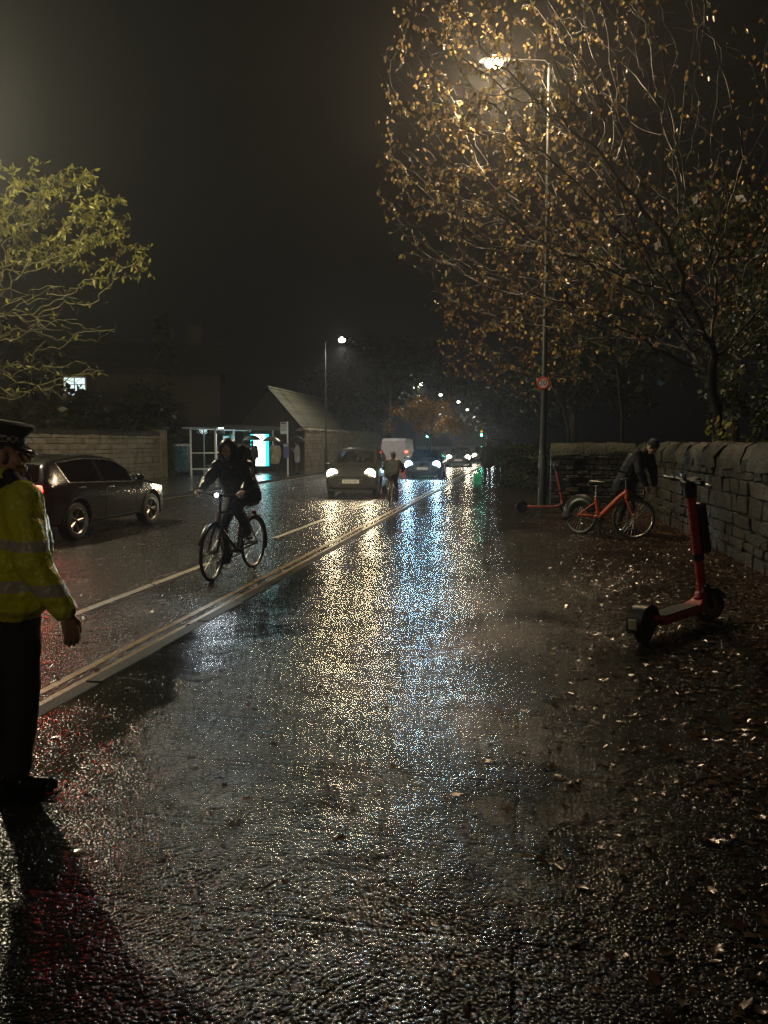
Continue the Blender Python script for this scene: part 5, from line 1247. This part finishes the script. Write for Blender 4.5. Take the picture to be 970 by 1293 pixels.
# people waiting at the stop
def umbrella(label, loc, rz, m):
    t = thing('umbrella', label, 'umbrella', loc, rz); n = 8; vs, fs = [(0,0,.28)], []
    for i in range(1,5):
        q = i/4
        for j in range(n*2):
            a = PI*j/n; sc = 1 - (.035*q if j % 2 else 0); vs.append((.5*q*sc*math.cos(a), .5*q*sc*math.sin(a), .28*(1-q**2)*1.0 + (.02*q if j % 2 else 0)))
    k = 2*n
    fs += [(0, 1+j, 1+(j+1) % k) for j in range(k)]
    for i in range(3): fs += [(1+i*k+j, 1+i*k+(j+1) % k, 1+(i+1)*k+(j+1) % k, 1+(i+1)*k+j) for j in range(k)]
    b = MB(); b.add(vs, fs[::1]); b.build('canopy', m, t, 20)
    b = MB(); b.tube([(0,0,.31),(0,0,-.55)], .008, 6); b.tube([(0,0,-.55),(0,.02,-.6),(0,.05,-.58)], .012, 6); b.build('shaft', M['dark_metal'], t, 60)
    return t
p_hold = pose(elR=(.12,-.24,1.16), wrR=(.24,-.16,1.3), handR=(.2,.3,1), curlR=1.2, palmR=(-.5,.8,0))
human('person standing under an umbrella in front of the glowing advert', (-14.1,38.9,0), R(-60), p_hold, dict(jacket=M['navy_cloth'], trousers=M['black_cloth'], hair='short', bulk=.03), vox=.011)
umbrella('dark umbrella held in front of the glowing advert', (-14.0,38.62,1.78), 0, M['olive_cloth'])
human('person in a pale coat waiting under an umbrella left of the blue timetable case', (-12.75,38.6,0), R(-85), p_hold, dict(jacket=M['stone_pale'] if False else mat('pale_coat', (.3,.28,.22), .7), trousers=M['black_cloth'], hair='short', bulk=.03, hem=.3), vox=.011)
umbrella('pale rimmed umbrella left of the blue timetable case', (-12.85,38.32,1.72), .4, mat('wet_grey_umbrella', (.12,.11,.09), .3))
human('person waiting under an umbrella right of the bus stop pole', (-11.75,39.3,0), R(200), p_hold, dict(jacket=mat('light_grey_coat', (.3,.3,.3), .7), trousers=M['navy_cloth'], hair='short', bulk=.03, hem=.25), vox=.011)
umbrella('dark umbrella right of the bus stop pole', (-11.7,39.1,1.72), .2, M['black_cloth'])
# walker by the hedge with a green bag
human('person in dark clothes standing beside the hedge with a bag', (-1.4,31.2,0), R(120), pose(wrL=(.02,.3,.9)), dict(jacket=M['navy_cloth'], trousers=M['black_cloth'], hair='short', bulk=.03, hem=.2), vox=.011)
t = thing('shopping_bag', 'small bright green bag beside the person at the hedge', 'bag', (-1.78,30.9,0), .3)
b = MB(); vs = []
for z, w, d in ((0,.15,.09),(.2,.17,.1),(.42,.16,.05)): vs += [(-w,-d,z),(w,-d,z),(w,d,z),(-w,d,z)]
b.add(vs, [(3,2,1,0)] + [(i*4+j, i*4+(j+1) % 4, (i+1)*4+(j+1) % 4, (i+1)*4+j) for i in range(2) for j in range(4)])
b.build('bag', mat('green_plastic', (.03,.4,.2), .35, emit=None), t, 20, .01)
b = MB(); b.tube([(-.1,-.03,.42),(-.07,-.03,.56),(.07,-.03,.56),(.1,-.03,.42)], .008, 5); b.tube([(-.1,.03,.42),(-.07,.03,.56),(.07,.03,.56),(.1,.03,.42)], .008, 5); b.build('handle', M['black'], t, 60)

# ------------------------------------------------------------------ buildings
M['dark_brick'] = stone_mat('dark_brick', (.022,.02,.018), (.04,.036,.032), (.025,.025,.02), scale=4)
M['dark_slate'] = stone_mat('dark_slate', (.02,.02,.02), (.045,.045,.042), (.03,.032,.02), scale=5)
M['window_lit'] = mat('lit_window', (.5,.6,.6), .4, noise=(2.2,.45), emit=((.72,.95,.93), .85))
def house(label, loc, rz, W_, D_, eave, ridge, wallm, roofm, windows=(), chimney=None):
    """ridge along local x"""
    t = thing('house', label, 'house', loc, rz)
    b = MB(); x, y = W_/2, D_/2
    b.add([(-x,-y,-.2),(x,-y,-.2),(x,y,-.2),(-x,y,-.2),(-x,-y,eave),(x,-y,eave),(x,y,eave),(-x,y,eave),(-x,0,ridge-.06),(x,0,ridge-.06)],
          [(0,1,5,4),(2,3,7,6),(1,2,6,9,5),(3,0,4,8,7),(4,5,9,8),(6,7,8,9)]); b.build('wall', wallm, t, 0)
    b = MB(); ov = .35; n = 18
    for s in (-1,1):
        for i in range(n):      # courses of slate lapping downhill
            q0, q1 = i/n, (i+1)/n + .01; sl = (ridge - eave)/y
            y0, y1 = s*(y+ov)*(1-q0), s*(y+ov)*(1-q1); z0, z1 = eave - ov*sl + (ridge-eave+ov*sl)*q0 + .05, eave - ov*sl + (ridge-eave+ov*sl)*q1 + .02
            b.add([(-x-ov,y0,z0),(x+ov,y0,z0),(x+ov,y1,z1),(-x-ov,y1,z1),(-x-ov,y0,z0-.05),(x+ov,y0,z0-.05)], [(0,1,2,3),(4,5,1,0)])
    rf = b.build('roof', roofm, t, 0)
    b = MB(); b.tube([(-x-ov,0,ridge+.04),(x+ov,0,ridge+.04)], .09, 8); b.build('ridge_tile', roofm, rf, 60)
    if chimney:
        b = MB(); b.box((chimney,0,ridge+.4), (.9,.6,1.4)); b.build('chimney', wallm, rf, 0, .03)
    for (wx, wz, ww, wh, lit) in windows:
        b = MB(); yy = -y - .03
        b.box((wx-ww/2-.04,yy,wz), (.08,.1,wh+.16)); b.box((wx+ww/2+.04,yy,wz), (.08,.1,wh+.16)); b.box((wx,yy,wz+wh/2+.04), (ww,.1,.08)); b.box((wx,yy-.03,wz-wh/2-.05), (ww+.2,.16,.08))
        b.box((wx,yy,wz), (.06,.08,wh)); b.box((wx,yy,wz+wh*.22), (ww,.08,.05)); w = b.build('window', M['white_paint'] if lit else M['dark_metal'], t, 0)
        b = MB(); b.box((wx,-y-.012,wz), (ww,.02,wh)); b.build('pane', M['window_lit'] if lit else M['glass_dark'], w, 0)
    return t
house('dark house behind the high wall with one lit upstairs window', (-25.0,45.5,0), R(22), 12, 7, 6.0, 8.0, M['dark_brick'], M['dark_slate'], [(-2.3,4.75,1.15,1.35,True),(2.6,3.1,.9,1.0,False),(-4.8,4.75,1.1,1.3,False)], 4.5)
house('gabled lodge with a mossy tiled roof behind the bus stop', (-15.55,51.6,0), R(90), 11, 3.5, 3.05, 5.05, M['dark_brick'], M['roof_tile'], [(2.,1.6,1.,1.2,False)], None)

# ------------------------------------------------------------------ traffic signals
def signal(label, loc, rz, lit, group='green traffic signals far down the road'):
    t = thing('traffic_light', label, 'traffic light', loc, rz, group)
    b = MB(); b.tube([(0,0,-.1),(0,0,3.3)], .057, 10); b.build('pole', M['grey_paint'], t, 60)
    b = MB(); b.box((0,-.14,2.75), (.5,.03,1.15)); b.build('backing_board', M['black'], t, 0, .03)
    b = MB(); b.box((0,-.22,2.75), (.3,.18,1.0)); b.build('signal_case', M['black'], t, 0, .03)
    for z, nm in ((3.08,'r'),(2.75,'a'),(2.42,'g')):
        b = MB(); b.ball((0,-.315,z), (.1,.03,.1)); b.build('lens', {'r':M['sign_red'],'a':M['lens_amber'],'g':M['sig_green']}[nm] , t, 180)
        b = MB(); b.ring((0,-.36,z), .115, .012, (0,1,0), 16, 5, arc=(0,PI), squash=5); b.build('hood', M['black'], t, 60)
    light('signal_glow', 'POINT', 14, (.1,1,.65), t, (0,-.5,2.42), radius=.1)
    return t
M['sig_green'] = emit_mat('green_signal', (.1,1,.62), 26)
s0 = signal('green traffic signal on the left side of the far junction', (-10.55,86,0), 0, True)
c = copy_tree(s0); c.location = (-3.9,74,0); c['label'] = 'green traffic signal on the right side of the far junction'
# railing across the far junction
t = thing('guard_rail', 'low metal guard rail crossing far behind the oncoming cars', 'railing', (-6,120,0))
b = MB()
for z in (.35,1.0): b.tube([(-7,0,z),(7,0,z)], .03, 6)
for i in range(15): b.tube([(-7+i,0,0),(-7+i,0,1.0)], .025, 6)
b.build('rail', M['grey_paint'], t, 60)

# ------------------------------------------------------------------ wet night air
hz = MB(); hz.box((0,188,19), (290,448,42)); ho = hz.build('haze', None, None, 0); ho['kind'] = 'stuff'
m = bpy.data.materials.new('haze'); m.use_nodes = True; nt = m.node_tree; nt.nodes.clear()
o = nt.nodes.new('ShaderNodeOutputMaterial'); pv = nt.nodes.new('ShaderNodeVolumePrincipled'); pv.inputs['Color'].default_value = (.9,.92,.95,1)
pv.inputs['Density'].default_value = HAZE_DENSITY; pv.inputs['Anisotropy'].default_value = HAZE_ANISO; lk(nt, pv.outputs[0], o.inputs['Volume'])
ho.data.materials.append(m)
m.cycles.volume_sampling = 'EQUIANGULAR'
